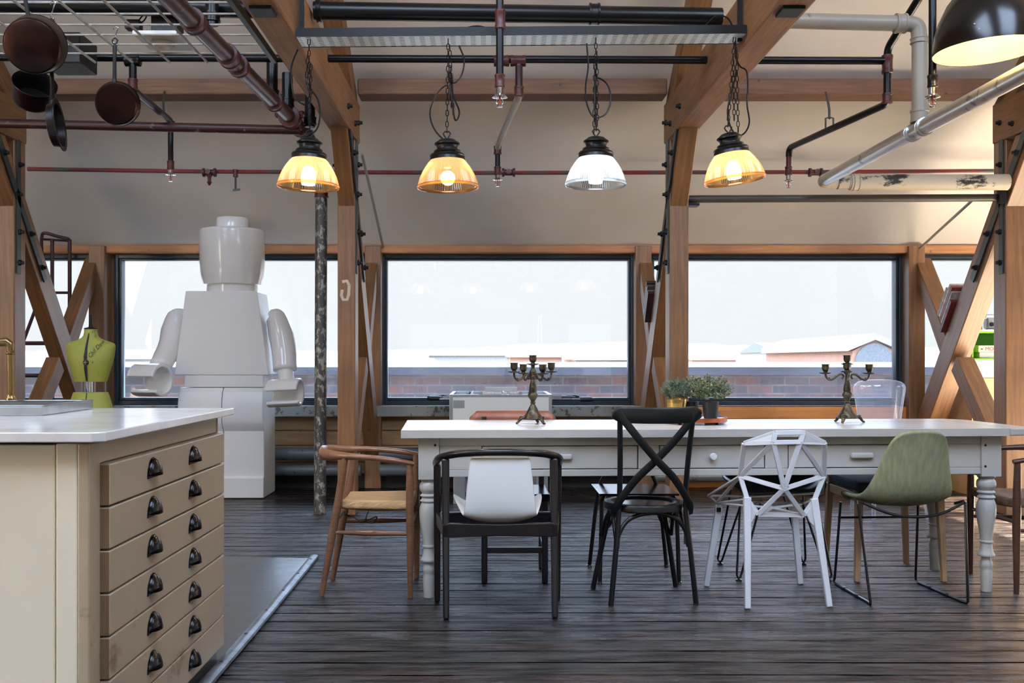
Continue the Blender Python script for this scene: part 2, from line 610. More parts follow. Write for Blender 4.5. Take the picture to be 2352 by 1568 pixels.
M['gold'] = plain('brushed_gold_pot', (196, 162, 96), .28, 1, (180, 148, 84), 5, (1, 1, .2))
M['blackpot'] = plain('black_plastic_pot', (20, 22, 26), .45, 0)
M['tray_w'] = plain('white_tray', (236, 236, 234), .25, 0)
M['copper_rim'] = plain('polished_copper_rim', (206, 122, 88), .22, 1, (190, 108, 76), 5)
M['leaf'] = plain('grey_green_leaf', (120, 132, 110), .6, 0, (66, 80, 66), 30, spec=.3)
M['leaf2'] = plain('olive_green_leaf', (138, 146, 108), .6, 0, (74, 86, 58), 30, spec=.3)
M['lime'] = plain('lime_dress_form', (156, 162, 72), .6, 0, (146, 152, 66), 5, bump=.05)
M['blackgap'] = plain('black_gap', (12, 12, 12), .6)
M['foos'] = plain('white_laminate', (226, 228, 222), .4, 0, (222, 224, 218), 3)
M['alu'] = plain('satin_aluminium', (176, 182, 186), .32, .8, (164, 170, 174), 5)
M['pitch'] = plain('pale_pitch', (196, 206, 214), .4)
M['shelf_green'] = plain('bright_green_laminate', (124, 206, 40), .4, 0, (116, 196, 36), 3)
M['shelf_grey'] = plain('grey_laminate', (200, 200, 196), .4, 0, (194, 194, 190), 3)
M['ply'] = wood('pale_plywood', (222, 180, 120), (236, 200, 146), axis='x', scale=1.2, rough=.5, bump=.05, knots=False)
M['paper'] = plain('pale_card', (232, 222, 204), .7)
M['red_txt'] = plain('red_print', (206, 74, 48), .6)
M['ink'] = plain('black_ink', (52, 56, 30), .7)
M['ladder'] = plain('oxblood_ladder_paint', (70, 34, 36), .35, 0, (54, 28, 30), 8)
M['blue'] = plain('blue_card', (120, 150, 200), .6, 0, (60, 80, 140), 120, lo=.48, hi=.52)
M['white_box'] = plain('white_speaker_plastic', (224, 220, 210), .45)
M['black_box'] = plain('black_equipment_plastic', (8, 8, 9), .5)
M['chalk'] = worn('flaky_white_paint', (206, 190, 166), (150, 100, 66), .8, 40, .6)
# ================================================================ THE ROOM
XL, XR, YB, YW = -5.9, 5.9, -2.6, 8.66
RIDGE_Y, RIDGE_Z, SL = 3.1, 2.08 + (8.66 - 3.1) * .69, .69
struct(MB().box(XL - .2, XR + .2, YB - .2, 9.0, -.12, 0), 'floor', M['floor'], smooth=0)
lino = tag(MB().prism([(-5.9, 3.0), (-.985, 3.0), (-.985, 5.52), (-1.35, 5.55), (-5.9, 5.56)], 'z', 0.001, .006).build('lino_sheet', M['lino'], smooth=0),
           'dark smooth lino sheet on the floor beside the cream drawer unit', 'flooring')
strip = MB()
strip.sweep(smooth_path([(-.955, 2.6, .010), (-.957, 4.0, .010), (-.965, 5.0, .010), (-.972, 5.545, .010)]), (.026, .012), 10, ref=(0, 0, 1))
st = strip.build('threshold_strip', plain('dull_aluminium_strip', (116, 122, 130), .34, .7, (72, 78, 86), 16, bump=.1))
tag(st, 'dull aluminium threshold strip edging the dark lino on the floor', 'strip')
for i in range(7):
    b = MB().lathe([(.0001, .024), (.006, .023), (.007, .021)], (-.958 - .002 * i, 3.2 + i * .37, 0), 8)
    b.build('screw', M['bolt'], st, world=True)


def slope_z(y):
    return 2.08 + (8.66 - y) * SL


# the roof: slope over the windows and the opposite one, in strips round three openings added for fill light
roof = MB()
def slab(x0, x1, y0, y1):
    a, b = slope_fn(y0), slope_fn(y1)
    roof.hexa([(x0, y0, a), (x1, y0, a), (x1, y1, b), (x0, y1, b)], [(x0, y0, a + .1), (x1, y0, a + .1), (x1, y1, b + .1), (x0, y1, b + .1)])
slope_fn = slope_z
slab(XL - .2, XR + .2, RIDGE_Y, 8.78)
slope_fn = lambda y: RIDGE_Z - (RIDGE_Y - y) * SL
LIGHTS_X = [(-4.3, -2.3), (-1.0, 1.0), (2.3, 4.3)]
RY0, RY1 = .2, 2.2
slab(XL - .2, XR + .2, YB - .2, RY0)
slab(XL - .2, XR + .2, RY1, RIDGE_Y)
xs = [XL - .2] + [v for p in LIGHTS_X for v in p] + [XR + .2]
for i in range(0, len(xs), 2):
    slab(xs[i], xs[i + 1], RY0, RY1)
struct(roof, 'ceiling', M['ceiling'], smooth=0)
# side and rear walls
wl = MB().prism([(YB, 0), (8.9, 0), (8.9, slope_z(8.78)), (RIDGE_Y, RIDGE_Z), (YB, RIDGE_Z - (RIDGE_Y - YB) * SL)], 'x', XL - .2, XL)
struct(wl, 'wall_left', M['ceiling'], smooth=0)
wr = MB()
SY0, SY1, SZ0, SZ1 = 5.3, 8.2, .12, 2.3
wr.prism([(YB, 0), (SY0, 0), (SY0, slope_z(SY0)), (RIDGE_Y, RIDGE_Z), (YB, RIDGE_Z - (RIDGE_Y - YB) * SL)], 'x', XR, XR + .2)
wr.prism([(SY0, SZ1), (SY1, SZ1), (SY1, slope_z(SY1)), (SY0, slope_z(SY0))], 'x', XR, XR + .2)
wr.prism([(SY0, 0), (SY1, 0), (SY1, SZ0), (SY0, SZ0)], 'x', XR, XR + .2)
wr.prism([(SY1, 0), (8.9, 0), (8.9, slope_z(8.78)), (SY1, slope_z(SY1))], 'x', XR, XR + .2)
struct(wr, 'wall_right', M['ceiling'], smooth=0)
wb = MB()
wb.box(XL - .2, XR + .2, YB - .2, YB, 0, .8)
wb.box(XL - .2, XR + .2, YB - .2, YB, 1.95, 2.25)
for a, b in ((-5.9, -4.8), (-2.6, -1.6), (.6, 1.6), (3.8, 5.9)):  # gaps between piers are openings added for fill daylight behind the camera
    wb.box(a, b, YB - .2, YB, .8, 1.95)
struct(wb, 'wall_rear', M['ceiling'], smooth=0)

# window wall
ww = MB()
for z0, z1 in ((.0, .105), (.11, .215), (.22, .36), (.365, .49), (.495, .615)):
    ww.box(XL, 1.34, 8.66, 8.80, z0, z1)
struct(ww, 'wall_window', M['boards'], smooth=0, bevel=.004)
w2 = MB()
for z0, z1 in ((.0, .17), (.175, .34), (.345, .50), (.505, .59), (.595, .70)):
    w2.box(1.345, XR, 8.62, 8.80, z0, z1)
struct(w2, 'wall_windowside', M['boards_lit'], smooth=0, bevel=.006)
# solid wall behind the mullions
mu = MB()
for a, b in ((-3.45, -3.27), (-1.07, -.93), (1.27, 1.40), (3.61, 3.74)):
    mu.box(a, b, 8.72, 8.86, .6, 2.06)
struct(mu, 'wall_piers', M['timber_z'], smooth=0)
struct(MB().box(XL, 1.34, 8.55, 8.72, .618, .712), 'trim_1', M['sill'], smooth=0, bevel=.008)
struct(MB().box(XL, XR, 8.60, 8.84, 2.03, 2.10), 'trim_2', M['plate'], smooth=0, bevel=.012)
struct(MB().box(XL, XR, 8.64, 8.662, 0, .12), 'baseboard_window', M['dark'], smooth=0)

for i, (a, b) in enumerate(((-5.7, -3.43), (-3.275, -1.065), (-.945, 1.275), (1.395, 3.62), (3.73, 5.7)), 1):
    f = MB()
    z0, z1, t = .71, 2.03, .046
    def ring(x0, x1, zz0, zz1, w, y0, y1, wb=None, wt=None):
        wb, wt = wb or w, wt or w
        f.box(x0, x0 + w, y0, y1, zz0, zz1)
        f.box(x1 - w, x1, y0, y1, zz0, zz1)
        f.box(x0 + w, x1 - w, y0, y1, zz0, zz0 + wb)
        f.box(x0 + w, x1 - w, y0, y1, zz1 - wt, zz1)
    ring(a, b, z0, z1, .034, 8.70, 8.83, .04, .036)
    ring(a + .034, b - .034, z0 + .04, z1 - .036, .02, 8.725, 8.82, .026, .018)
    wf = f.build('window_%d' % i, M['frame'], smooth=0, bevel=.004)
    wf['kind'] = 'structure'
    p = MB().box(a + .04, b - .04, 8.775, 8.781, z0 + .05, z1 - .045).build('pane', M['pane'], wf, smooth=0)
rw = MB()
rw.box(XR + .05, XR + .15, SY0, SY0 + .05, SZ0, SZ1).box(XR + .05, XR + .15, SY1 - .05, SY1, SZ0, SZ1).box(XR + .05, XR + .15, SY0, SY1, SZ1 - .05, SZ1)
struct(rw, 'window_6', M['frame'], smooth=0)  # frame of an unseen opening added and sized to let the sun in

# ================================================================ OUTSIDE
pw = MB().box(-9, 12, 10.1, 10.5, -3, .955)
o = struct(pw, 'wall_parapet', brick_mat(), smooth=0)
cp = MB()
cp.prism([(10.02, .955), (10.02, 1.035), (10.62, 1.085), (10.62, .955)], 'x', -9, 12)
struct(cp, 'trim_3', plain('parapet_coping_stone', (60, 70, 84), .8, 0, (46, 54, 66), 4, (.4, 1, 1), bump=.2), smooth=0)
struct(MB().box(-9, 12, 8.9, 10.1, -.3, -.2), 'floor_gutter', plain('bounce_gutter_floor', (214, 216, 220), .9, 0, (196, 198, 204), 30), smooth=0)  # gutter floor out of view, made pale to bounce daylight onto the ceiling
haze_g = plain('hazy_fields', (76, 78, 76), .95, 0, (66, 70, 68), .02)
g = MB().box(-900, 900, 11, 1500, -14.2, -14)
struct(g, 'ground_outside', haze_g, smooth=0)
hz = plain('hazy_wooded_hill', (45, 50, 55), .95, 0, (42, 47, 52), .05)
hill = MB()
rows = []
for j in range(5):
    row = []
    for i in range(81):
        x = -420 + i * 11
        top = 4 + 8.5 * math.exp(-((x - 90) / 130) ** 2) + 5 * math.exp(-((x - 330) / 120) ** 2) + 4 * math.exp(-((x + 230) / 160) ** 2) + R.uniform(-.7, .7)
        k = j / 4
        row.append((x, 560 + 120 * k, -14 + (top + 15) * math.sin(k * PI / 2)))
    rows.append(row)
hill.grid(rows)
ob = hill.build('distant_hill', hz)
tag(ob, 'pale hazy wooded hill along the horizon beyond the windows', 'hill', kind='thing')
wht = plain('white_shed_sheet', (160, 160, 158), .8)
bri = plain('sunlit_pale_brick', (176, 132, 110), .9, 0, (164, 122, 102), 3)
sla = plain('pale_slate_roof', (112, 116, 120), .8)


def shed(name, px0, px1, pyr, pye, d, depth, mw, mr, label, gable=False):
    """a gabled building: ridge row pyr, eaves row pye at distance d"""
    a, b = W(px0, pye, d), W(px1, pye, d)
    zr = W(px0, pyr, d).z
    t = thing(name, ((a.x + b.x) / 2, d, -14), label, 'building')
    if gable:
        c = (a.x + b.x) / 2
        MB().prism([(a.x, -14), (b.x, -14), (b.x, a.z), (c, zr), (a.x, a.z)], 'y', d, d + depth).build('wall', mw, t, world=True, smooth=0)
        for s in (-1, 1):
            e = a.x if s < 0 else b.x
            MB().hexa([(e + s * .4, d - .3, a.z), (c, d - .3, zr), (c, d + depth, zr), (e + s * .4, d + depth, a.z)],
                      [(e + s * .4, d - .3, a.z + .4), (c, d - .3, zr + .4), (c, d + depth, zr + .4), (e + s * .4, d + depth, a.z + .4)]).build('roof_slope', mr, t, world=True, smooth=0)
        if depth > 15:
            MB().lathe([(.001, 0), (1.25, 0), (1.25, .1)], (c, d - .05, a.z - .75), 20, Matrix.Rotation(PI / 2, 4, 'X')).build('arched_window', sla, t, world=True)
    else:
        MB().box(a.x, b.x, d, d + depth, -14, a.z).build('wall', mw, t, world=True, smooth=0)
        MB().prism([(d - .4, a.z), (d + depth / 2, zr), (d + depth, a.z)], 'x', a.x - .3, b.x + .3).build('roof', mr, t, world=True, smooth=0)
        n = max(2, int((b.x - a.x) / 6))
        for i in range(n):
            x = a.x + (i + .5) * (b.x - a.x) / n
            MB().box(x - .5, x + .5, d - .06, d + .02, a.z - 2.6, a.z - .9).build('window', sla, t, world=True, smooth=0)


shed('warehouse', 985, 1170, 806, 816, 118, 16, wht, wht, 'long low white shed with a plain pale roof, beyond the parapet')
shed('warehouse', 1172, 1290, 806, 820, 96, 14, bri, sla, 'pale brick building with small dark windows and slate roof')
shed('warehouse', 1322, 1440, 812, 826, 96, 14, wht, wht, 'white shed roof seen at the far end of the middle window')
shed('warehouse', 880, 980, 822, 830, 90, 12, wht, wht, 'lowest white shed roof seen just above the parapet coping')
shed('warehouse', 1958, 2056, 780, 806, 64, 20, bri, wht, 'orange brick gabled building with an arched window beyond the parapet', True)
shed('warehouse', 1790, 1950, 784, 808, 90, 14, wht, sla, 'white walled building with a grey roof beside the brick gable')
shed('warehouse', 1590, 1690, 812, 826, 110, 14, bri, wht, 'small pale brick shed near the timber post, beyond the parapet')
shed('warehouse', 270, 430, 812, 824, 110, 16, wht, wht, 'white shed seen past the raised hand of the white figure')
t = thing('radio_mast', W(1240, 990, 160), 'thin hazy lattice mast standing on the skyline', 'mast')
for sx in (-.8, .8):
    MB().bar(W(1240, 990, 160) + V(sx, 0, 0), W(1240, 724, 160) + V(sx * .2, 0, 0), .14, .14).build('mast_leg', wht, t, world=True, smooth=0)

# ================================================================ TIMBER FRAMES
def timber_frame(x0, x1, wx, label, side, knee=True):
    """side: which face of the post carries the steel straps (-1 left, 1 right)"""
    xc = (x0 + x1) / 2
    t = thing('timber_frame', (xc, 7.15, 0), label, 'timber frame', group='timber roof frames')
    MB().box(x0, x1, 7.067, 7.24, 0, 2.95).build('inner_post', M['timber_z'], t, world=True, smooth=0, bevel=.008)
    MB().box(wx - .07, wx + .07, 8.56, 8.74, 0, 2.09).build('wall_post', M['timber_z'], t, world=True, smooth=0, bevel=.008)
    e = .006
    MB().prism([(8.72, .08), (7.02, 2.257), (6.70, 2.67), (6.95, 2.67), (8.72, .40)], 'x', x0 + e, x1 - e).build('diagonal_brace', M['timber_d'], t, world=True, smooth=0, bevel=.006)
    MB().prism([(8.60, 1.99), (8.60, 1.80), (8.02, 1.02), (7.90, 1.14)], 'x', x0 + .012, x1 - .012).build('counter_brace', M['timber_c'], t, world=True, smooth=0, bevel=.006)
    MB().prism([(7.93, 1.02), (7.24, .30), (7.24, .50), (7.84, 1.13)], 'x', x0 + .012, x1 - .012).build('counter_brace', M['timber_c'], t, world=True, smooth=0, bevel=.006)
    MB().box(x0 - .012, x1 + .012, -2.4, 7.235, 2.67, 2.955).build('tie_beam', M['timber_y'], t, world=True, smooth=0, bevel=.01)
    f = lambda y: 2.955 + (6.94 - y) * .665
    MB().prism([(7.25, f(7.25)), (3.4, f(3.4)), (3.4, f(3.4) + .26), (7.25, f(7.25) + .2)], 'x', x0, x1).build('rafter', M['timber_r'], t, world=True, smooth=0, bevel=.006)
    xs_ = x1 + .005 if side > 0 else x0 - .005
    def strap(pts, w):
        m = MB()
        for a, b in zip(pts, pts[1:]):
            m.bar((xs_, a[0], a[1]), (xs_, b[0], b[1]), .012, w, up=(0, 1, .001))
        s = m.build('steel_strap', M['steel'], t, world=True, smooth=0, bevel=.002)
        return s
    def bolts(s, pts):
        for y, z in pts:
            m = MB().lathe([(.02, 0), (.02, .016), (.012, .017), (.012, .034), (.0001, .035)], (xs_ + side * .005, y, z), 6, Matrix.Rotation(side * PI / 2, 4, 'Y'))
            m.build('bolt', M['bolt'], s, world=True, smooth=0)
    s = strap([(7.12, 1.72), (7.12, 2.92)], .055)
    bolts(s, [(7.12, 1.80), (7.12, 2.02), (7.12, 2.50), (7.12, 2.80)])
    lo = lambda y: .644 + (8.28 - y) * 1.28
    s = strap([(7.55, lo(7.55) + .13), (6.72, lo(6.72) + .13)], .06)
    bolts(s, [(7.48, lo(7.48) + .13), (7.3, lo(7.3) + .13), (7.1, lo(7.1) + .13), (6.9, lo(6.9) + .13)])
    s = strap([(7.12, 2.74), (6.45, 2.80)], .05)
    bolts(s, [(6.95, 2.755), (6.6, 2.787)])
    MB().box(xc - .05, xc + .05, 4.40, 4.52, 2.655, 2.672).build('beam_bracket', M['bolt'], t, world=True, smooth=0, bevel=.003)
    # bolt ends on the other face
    xo = x0 if side > 0 else x1
    for z in (1.84, 2.5):
        m = MB().lathe([(.022, 0), (.022, .01), (.011, .011), (.011, .045), (.0001, .046)], (xo, 7.14, z), 6, Matrix.Rotation(-side * PI / 2, 4, 'Y'))
        m.build('bolt', M['bolt'], t, world=True, smooth=0)
    return t


fa = timber_frame(-3.50, -3.368, -3.374, 'timber post and X-braced frame nearest the dark red ladder', 1)
fb = timber_frame(-1.075, -.949, -.999, 'timber post with a flaky white painted mark, between the tall pipe and middle window', 1)
fc = timber_frame(1.282, 1.418, 1.330, 'timber post behind the potted plants, its brace holding magazines', -1)
fd = timber_frame(3.668, 3.83, 3.682, 'sunlit orange timber post and X brace in front of the green shelves', -1)
# painted mark on the second post
mk = MB()
mk.sweep([W(786, 647, 7.066), W(797, 645, 7.066), W(802, 655, 7.066), W(801, 676, 7.066), W(797, 688, 7.066), W(788, 688, 7.066), W(784, 678, 7.066), W(786, 665, 7.066)], (.011, .0025), 6, ref=(0, 1, 0))
mk.build('painted_mark', M['chalk'], fb, world=True)
# purlin and wall-side timbers
for (a, b, lab) in ((-3.35, -1.092, 'dark timber purlin over the white figure, with peeling white edge'), (-.932, 1.265, 'brown timber purlin spanning above the pendant lamps'), (1.435, 3.65, 'orange brown timber purlin above the beige lagged pipe')):
    tag(MB().prism([(7.05, 2.985), (7.25, 2.985), (7.25, 3.03), (7.05, 3.10)], 'x', a, b).build('purlin', M['timber_x'], smooth=0, bevel=.01), lab, 'beam', 'roof purlins')

# tie rods
for p, q, lab in ((W(832, 355, 7.2), W(880, 566, 8.58), 'thin grey tie rod from the painted post down to the middle window'), (W(2242, 452, 7.2), W(2112, 571, 8.53), 'thin tie rod sloping down to the top corner of the sunlit window')):
    tag(MB().tube(p, q, .011, 8).build('tie_rod', M['grey_pipe']), lab, 'rod', 'roof tie rods')
# ================================================================ PIPES
def pipe_thing(name, loc, label, cat='pipe', group=None):
    return thing(name, loc, label, cat, group=group)


def run(t, name, mat, pts, r, n=14, bend=.0):
    P = [Vector(p) for p in pts]
    if bend:
        out = [P[0]]
        for i in range(1, len(P) - 1):
            a, b, c = P[i - 1], P[i], P[i + 1]
            p = b + (a - b).normalized() * bend
            q = b + (c - b).normalized() * bend
            for k in range(7):
                u = k / 6
                out.append(p * (1 - u) ** 2 + b * 2 * u * (1 - u) + q * u * u)
        out.append(P[-1])
        P = out
    return MB().sweep(P, r, n).build(name, mat, t, world=True)


def collar(t, name, mat, p, axis, r, h, n=14, prof=None):
    """a raised fitting centred at p along axis"""
    ax = Vector(axis).normalized()
    q = ax.to_track_quat('Z', 'Y').to_matrix().to_4x4()
    pr = prof or [(r * .86, -h / 2), (r, -h / 2 * .94), (r, -h * .3), (r * .93, -h * .26), (r * .93, h * .26), (r, h * .3), (r, h / 2 * .94), (r * .86, h / 2)]
    return MB().lathe(pr, p, n, q).build(name, mat, t, world=True)


def sprinkler_head(t, p):
    """deflector ring, frame arms and red bulb hanging under point p"""
    p = Vector(p)
    s = MB().lathe([(.013, .03), (.017, .03), (.017, 0), (.036, -.012), (.036, -.016), (.012, -.02)], p, 16).build('sprinkler_head', M['chrome'], t, world=True)
    m = MB()
    m.sweep([p + V(-.011, 0, -.018), p + V(-.015, 0, -.04), p + V(-.008, 0, -.055), p + V(.008, 0, -.055), p + V(.015, 0, -.04), p + V(.011, 0, -.018)], .003, 6)
    m.lathe([(.001, -.055), (.014, -.056), (.014, -.06), (.001, -.061)], p, 12)
    m.build('deflector', M['chrome'], s, world=True)
    MB().tube(p + V(0, 0, -.02), p + V(0, 0, -.052), .004, 8).build('glass_bulb', M['red_txt'], s, world=True)


# thick black pipe over everything, grey beyond the third post, dropping to the silver pipe
t = pipe_thing('overhead_pipe', (-.9, 5.35, 2.94), 'thick black overhead pipe turning grey beyond the timber beam, with elbow and drop')
run(t, 'black_run', M['black_pipe'], [(-3.3, 5.2, 2.98), (-1.092, 5.245, 2.947)], .047)
run(t, 'black_run', M['black_pipe'], [(-.925, 5.25, 2.945), (1.266, 5.43, 2.975)], .047)
run(t, 'grey_run', M['grey_pipe'], [(1.434, 5.42, 2.955), (2.24, 5.42, 2.935), (2.335, 5.42, 2.93), (2.345, 5.42, 2.84), (2.345, 5.42, 2.40)], .042, bend=.04)
collar(t, 'coupling', M['black_pipe'], W(1365, 32, 5.38), (1, 0, 0), .058, .06)
collar(t, 'coupling', M['black_pipe'], (-.895, 5.25, 2.946), (1, 0, 0), .062, .025)
collar(t, 'elbow_collar', M['grey_pipe'], (2.24, 5.42, 2.935), (1, 0, 0), .054, .06)
collar(t, 'elbow_collar', M['grey_pipe'], (2.345, 5.42, 2.84), (0, 0, 1), .05, .03)
collar(t, 'coupling', M['grey_pipe'], (2.345, 5.42, 2.43), (0, 0, 1), .05, .07)

# silver pipe running along the room, turning into the lagged pipe
t = pipe_thing('silver_pipe', (2.33, 5.4, 2.36), 'shiny silver pipe running diagonally toward the beige lagged pipe')
run(t, 'pipe_run', M['silver_pipe'], [(2.33, -1.6, 2.35), (2.33, 6.90, 2.352)], .042, 18)
run(t, 'elbow', M['lagged'], [(2.33, 6.88, 2.352), (2.33, 6.95, 2.345), (2.44, 6.95, 2.345)], .044, bend=.04)
for yy in (5.33, 5.47):
    collar(t, 'coupling', M['silver_pipe'], (2.33, yy, 2.351), (0, 1, 0), .049, .035, 18)
t = pipe_thing('lagged_pipe', (2.4, 6.95, 2.345), 'beige lagged pipe with black soot stains near the sunlit post')
run(t, 'lagging', M['lagged'], [(2.52, 6.95, 2.345), (3.62, 6.95, 2.345)], .056, 20)
collar(t, 'end_cap', M['lagged'], (2.48, 6.95, 2.345), (1, 0, 0), .05, .1, 20)
collar(t, 'band', M['lagged'], (2.56, 6.95, 2.345), (1, 0, 0), .061, .05, 20)
t = pipe_thing('dark_pipe', (1.45, 7.14, 2.26), 'straight dark grey pipe spanning between two timber posts under the lagged pipe')
run(t, 'pipe_run', M['dark_grey'], [(1.422, 7.14, 2.258), (3.645, 7.08, 2.258)], .027, 14)
MB().box(1.424, 1.50, 7.09, 7.19, 2.205, 2.222).build('bracket', M['bolt'], t, world=True, smooth=0)
MB().box(3.60, 3.648, 7.02, 7.06, 2.21, 2.33).build('bracket', M['bolt'], t, world=True, smooth=0)

# sprinkler main and its drops
YS, ZS = 5.8, 2.845
t = pipe_thing('sprinkler_main', (-.9, YS, ZS), 'black sprinkler pipe below the thick overhead pipe with tees and angled drops')
for n_, a, b in (('pipe_run', -3.35, -1.091), ('pipe_run', -.933, 1.266), ('pipe_run', 1.434, 2.31)):
    run(t, n_, M['black_pipe'], [(a, YS, ZS + .01 - .012 * a / 3), (b, YS, ZS + .01 - .012 * b / 3)], .0225)
for px in (305, 1152, 1190):
    x = (px - CX) * YS / F
    collar(t, 'tee', M['red_fit' if px > 1000 else 'black_pipe'], (x, YS, ZS), (1, 0, 0), .033, .09)
def drop(px0, py1, pxe, pye, de, pyh, mats, hook=None):
    a = W(px0, 143, YS)
    b = W(px0, py1, YS)
    c = W(pxe, pye, de)
    e = W(pxe, pyh, de)
    run(t, 'drop', M[mats[0]], [a, b + V(0, 0, .02)], .022)
    run(t, 'angled_run', M[mats[1]], [b + V(0, 0, .06), b, c, c - V(0, 0, .06)], .022, bend=.05)
    run(t, 'drop', M[mats[2]], [c - V(0, 0, .02), e + V(0, 0, .05)], .018)
    collar(t, 'elbow', M['red_fit'], b + V(0, 0, .03), (0, 0, 1), .029, .06)
    collar(t, 'elbow', M['red_fit'], c - V(0, 0, .03), (0, 0, 1), .028, .06)
    collar(t, 'reducer', M['red_fit'], e + V(0, 0, .06), (0, 0, 1), .025, .06)
    sprinkler_head(t, e + V(0, 0, .01))
drop(305, 205, 392, 278, 6.75, 400, ('black_pipe', 'black_pipe', 'black_pipe'))
drop(1192, 222, 1143, 335, 6.96, 412, ('red_pipe', 'grey_pipe', 'black_pipe'))
# right-hand branch with riser
a = W(2038, 148, YS)
collar(t, 'tee', M['red_fit'], a, (0, 0, 1), .032, .11)
run(t, 'riser', M['black_pipe'], [a, W(2038, 112, YS), W(2112, -6, 5.45), W(2150, -60, 5.2)], .022, bend=.05)
b, c, e = W(2038, 238, YS), W(1812, 340, 6.96), W(1811, 412, 6.96)
run(t, 'drop', M['black_pipe'], [a, b + V(0, 0, .02)], .022)
run(t, 'angled_run', M['black_pipe'], [b + V(0, 0, .06), b, c, c - V(0, 0, .06)], .022, bend=.05)
run(t, 'drop', M['red_fit'], [c - V(0, 0, .02), e + V(0, 0, .05)], .018)
collar(t, 'elbow', M['red_fit'], b + V(0, 0, .03), (0, 0, 1), .029, .06)
collar(t, 'reducer', M['red_fit'], e + V(0, 0, .06), (0, 0, 1), .025, .06)
sprinkler_head(t, e)
h = W(1905, 296, 6.5)
MB().sweep([h + V(0, 0, -.01), h + V(-.025, 0, .0), h + V(-.025, 0, .07), h + V(0, 0, .075), h + V(.025, 0, .07), h + V(.025, 0, .0), h + V(0, 0, -.01)], .006, 6).build('hanger', M['steel'], t, world=True)
MB().sweep(smooth_path([h + V(0, 0, .07), W(1904, 246, 6.7), W(1897, 212, 7.04)]), .008, 6).build('hanger_rod', M['steel'], t, world=True)
h = W(376, 258, 6.6)
MB().sweep([h, W(375, 232, 6.8), W(378, 210, 7.04)], .007, 6).build('hanger_rod', M['steel'], t, world=True)

# cast brackets under the two tie beams
# two straight sprinkler drops nearer the camera
for px, d, y1, lab in ((1148, 4.6, 216, 'straight sprinkler drop hanging in front of the perforated tray'), (2142, 4.7, 216, 'straight black sprinkler drop beside the black dome lamp')):
    e = W(px, y1, d)
    t2 = pipe_thing('sprinkler_drop', (e.x, e.y, e.z), lab, group='straight sprinkler drops')
    run(t2, 'pipe', M['black_pipe'], [e + V(0, 0, .05), e + V(0, 0, 2.2 if px > 2000 else 1.2)], .018)
    collar(t2, 'coupling', M['red_fit' if px < 2000 else 'black_pipe'], e + V(0, 0, .06), (0, 0, 1), .024, .06)
    if px < 2000:
        collar(t2, 'coupling', M['red_fit'], W(1149, 45, d), (0, 0, 1), .025, .09)
    sprinkler_head(t2, e)

# thin red pipe in front of the slope
t = pipe_thing('thin_red_pipe', (0, 7.72, 2.56), 'thin red and black pipe running the whole width under the sloping ceiling')
P = [W(64, 388, 7.72), W(480, 394, 7.72), W(1120, 397, 7.72), W(1870, 395, 7.72), W(2330, 392, 7.72)]
run(t, 'pipe_run', worn('patchy_red_pipe', (120, 44, 44), (72, 70, 66), .4, 2.2, .5, soft=.06), P, .016, 10)
for px, nm in ((481, 1), (1168, 0), (1873, 0)):
    p = W(px, 396, 7.70)
    f = collar(t, 'tee', M['red_fit'], p, (1, 0, 0), .03, .10, 12, [(.026, -.05), (.034, -.05), (.034, -.035), (.024, -.03), (.024, .03), (.034, .035), (.034, .05), (.026, .05)])
    MB().lathe([(.001, 0), (.016, 0), (.02, .02), (.02, .03), (.001, .031)], p + V(0, -.02, 0), 10, Matrix.Rotation(PI / 2, 4, 'X')).build('plug', M['red_fit'], f, world=True)
    if nm:
        MB().lathe([(.026, 0), (.026, -.02), (.014, -.04), (.014, -.07), (.02, -.075), (.006, -.1)], p, 10).build('plug', M['red_fit'], f, world=True)
p = W(541, 398, 7.70)
f = collar(t, 'tee', M['red_fit'], p, (0, 0, 1), .02, .06, 10)
MB().tube(p, p - V(0, 0, .13), .008, 8).build('stub', M['steel'], f, world=True)
MB().bar(p + V(-.02, 0, -.13), p + V(.035, 0, -.125), .012, .016).build('lever', M['steel'], f, world=True)

# big diagonal pipe, the red cross pipe that joins it, and the tall post pipe
t = pipe_thing('diagonal_pipe', (-1.32, 6.3, 2.68), 'thick scuffed red and silver pipe running away diagonally to the tall pipe')
dp = lambda y: V(-1.381 + (y - 4.4) * .045, y, 2.672 + (y - 4.4) * .001)
run(t, 'pipe_run', M['big_pipe'], [dp(1.5), dp(6.85)], .046, 20)
for y in (4.62, 5.15, 5.32, 6.05):
    collar(t, 'coupling', M['red_fit'], dp(y), (0, 1, 0), .058, .07 if y != 5.15 else .1, 20)
collar(t, 'cast_flange', M['red_fit'], dp(6.45), (0, 1, 0), .07, .1, 20)
collar(t, 'cast_flange', M['red_fit'], dp(6.72), (0, 1, 0), .064, .06, 20)
for y, s in ((6.45, 1), (6.45, -1), (6.72, 1)):
    MB().ball(dp(y) + V(.075 * s, 0, .02), .026, 10).build('flange_lug', M['red_fit'], t, world=True)
run(t, 'bend', M['black_pipe'], [dp(6.83), dp(7.0) + V(0, 0, -.01), V(-1.218, 7.155, 2.52), V(-1.216, 7.167, 2.40)], .045, bend=.09)
for (px, py0, py1, d) in ((487, 14, 58, 5.15), (625, 140, 232, 6.02), (660, 178, 250, 6.4), (712, 228, 292, 6.6)):
    a, b = W(px, py0 - 10, d), W(px, py1, d)
    run(t, 'hanger_pipe', M['black_pipe'], [a, b], .034)
    collar(t, 'hanger_collar', M['black_pipe'], b + V(0, 0, .04), (0, 0, 1), .044, .05)

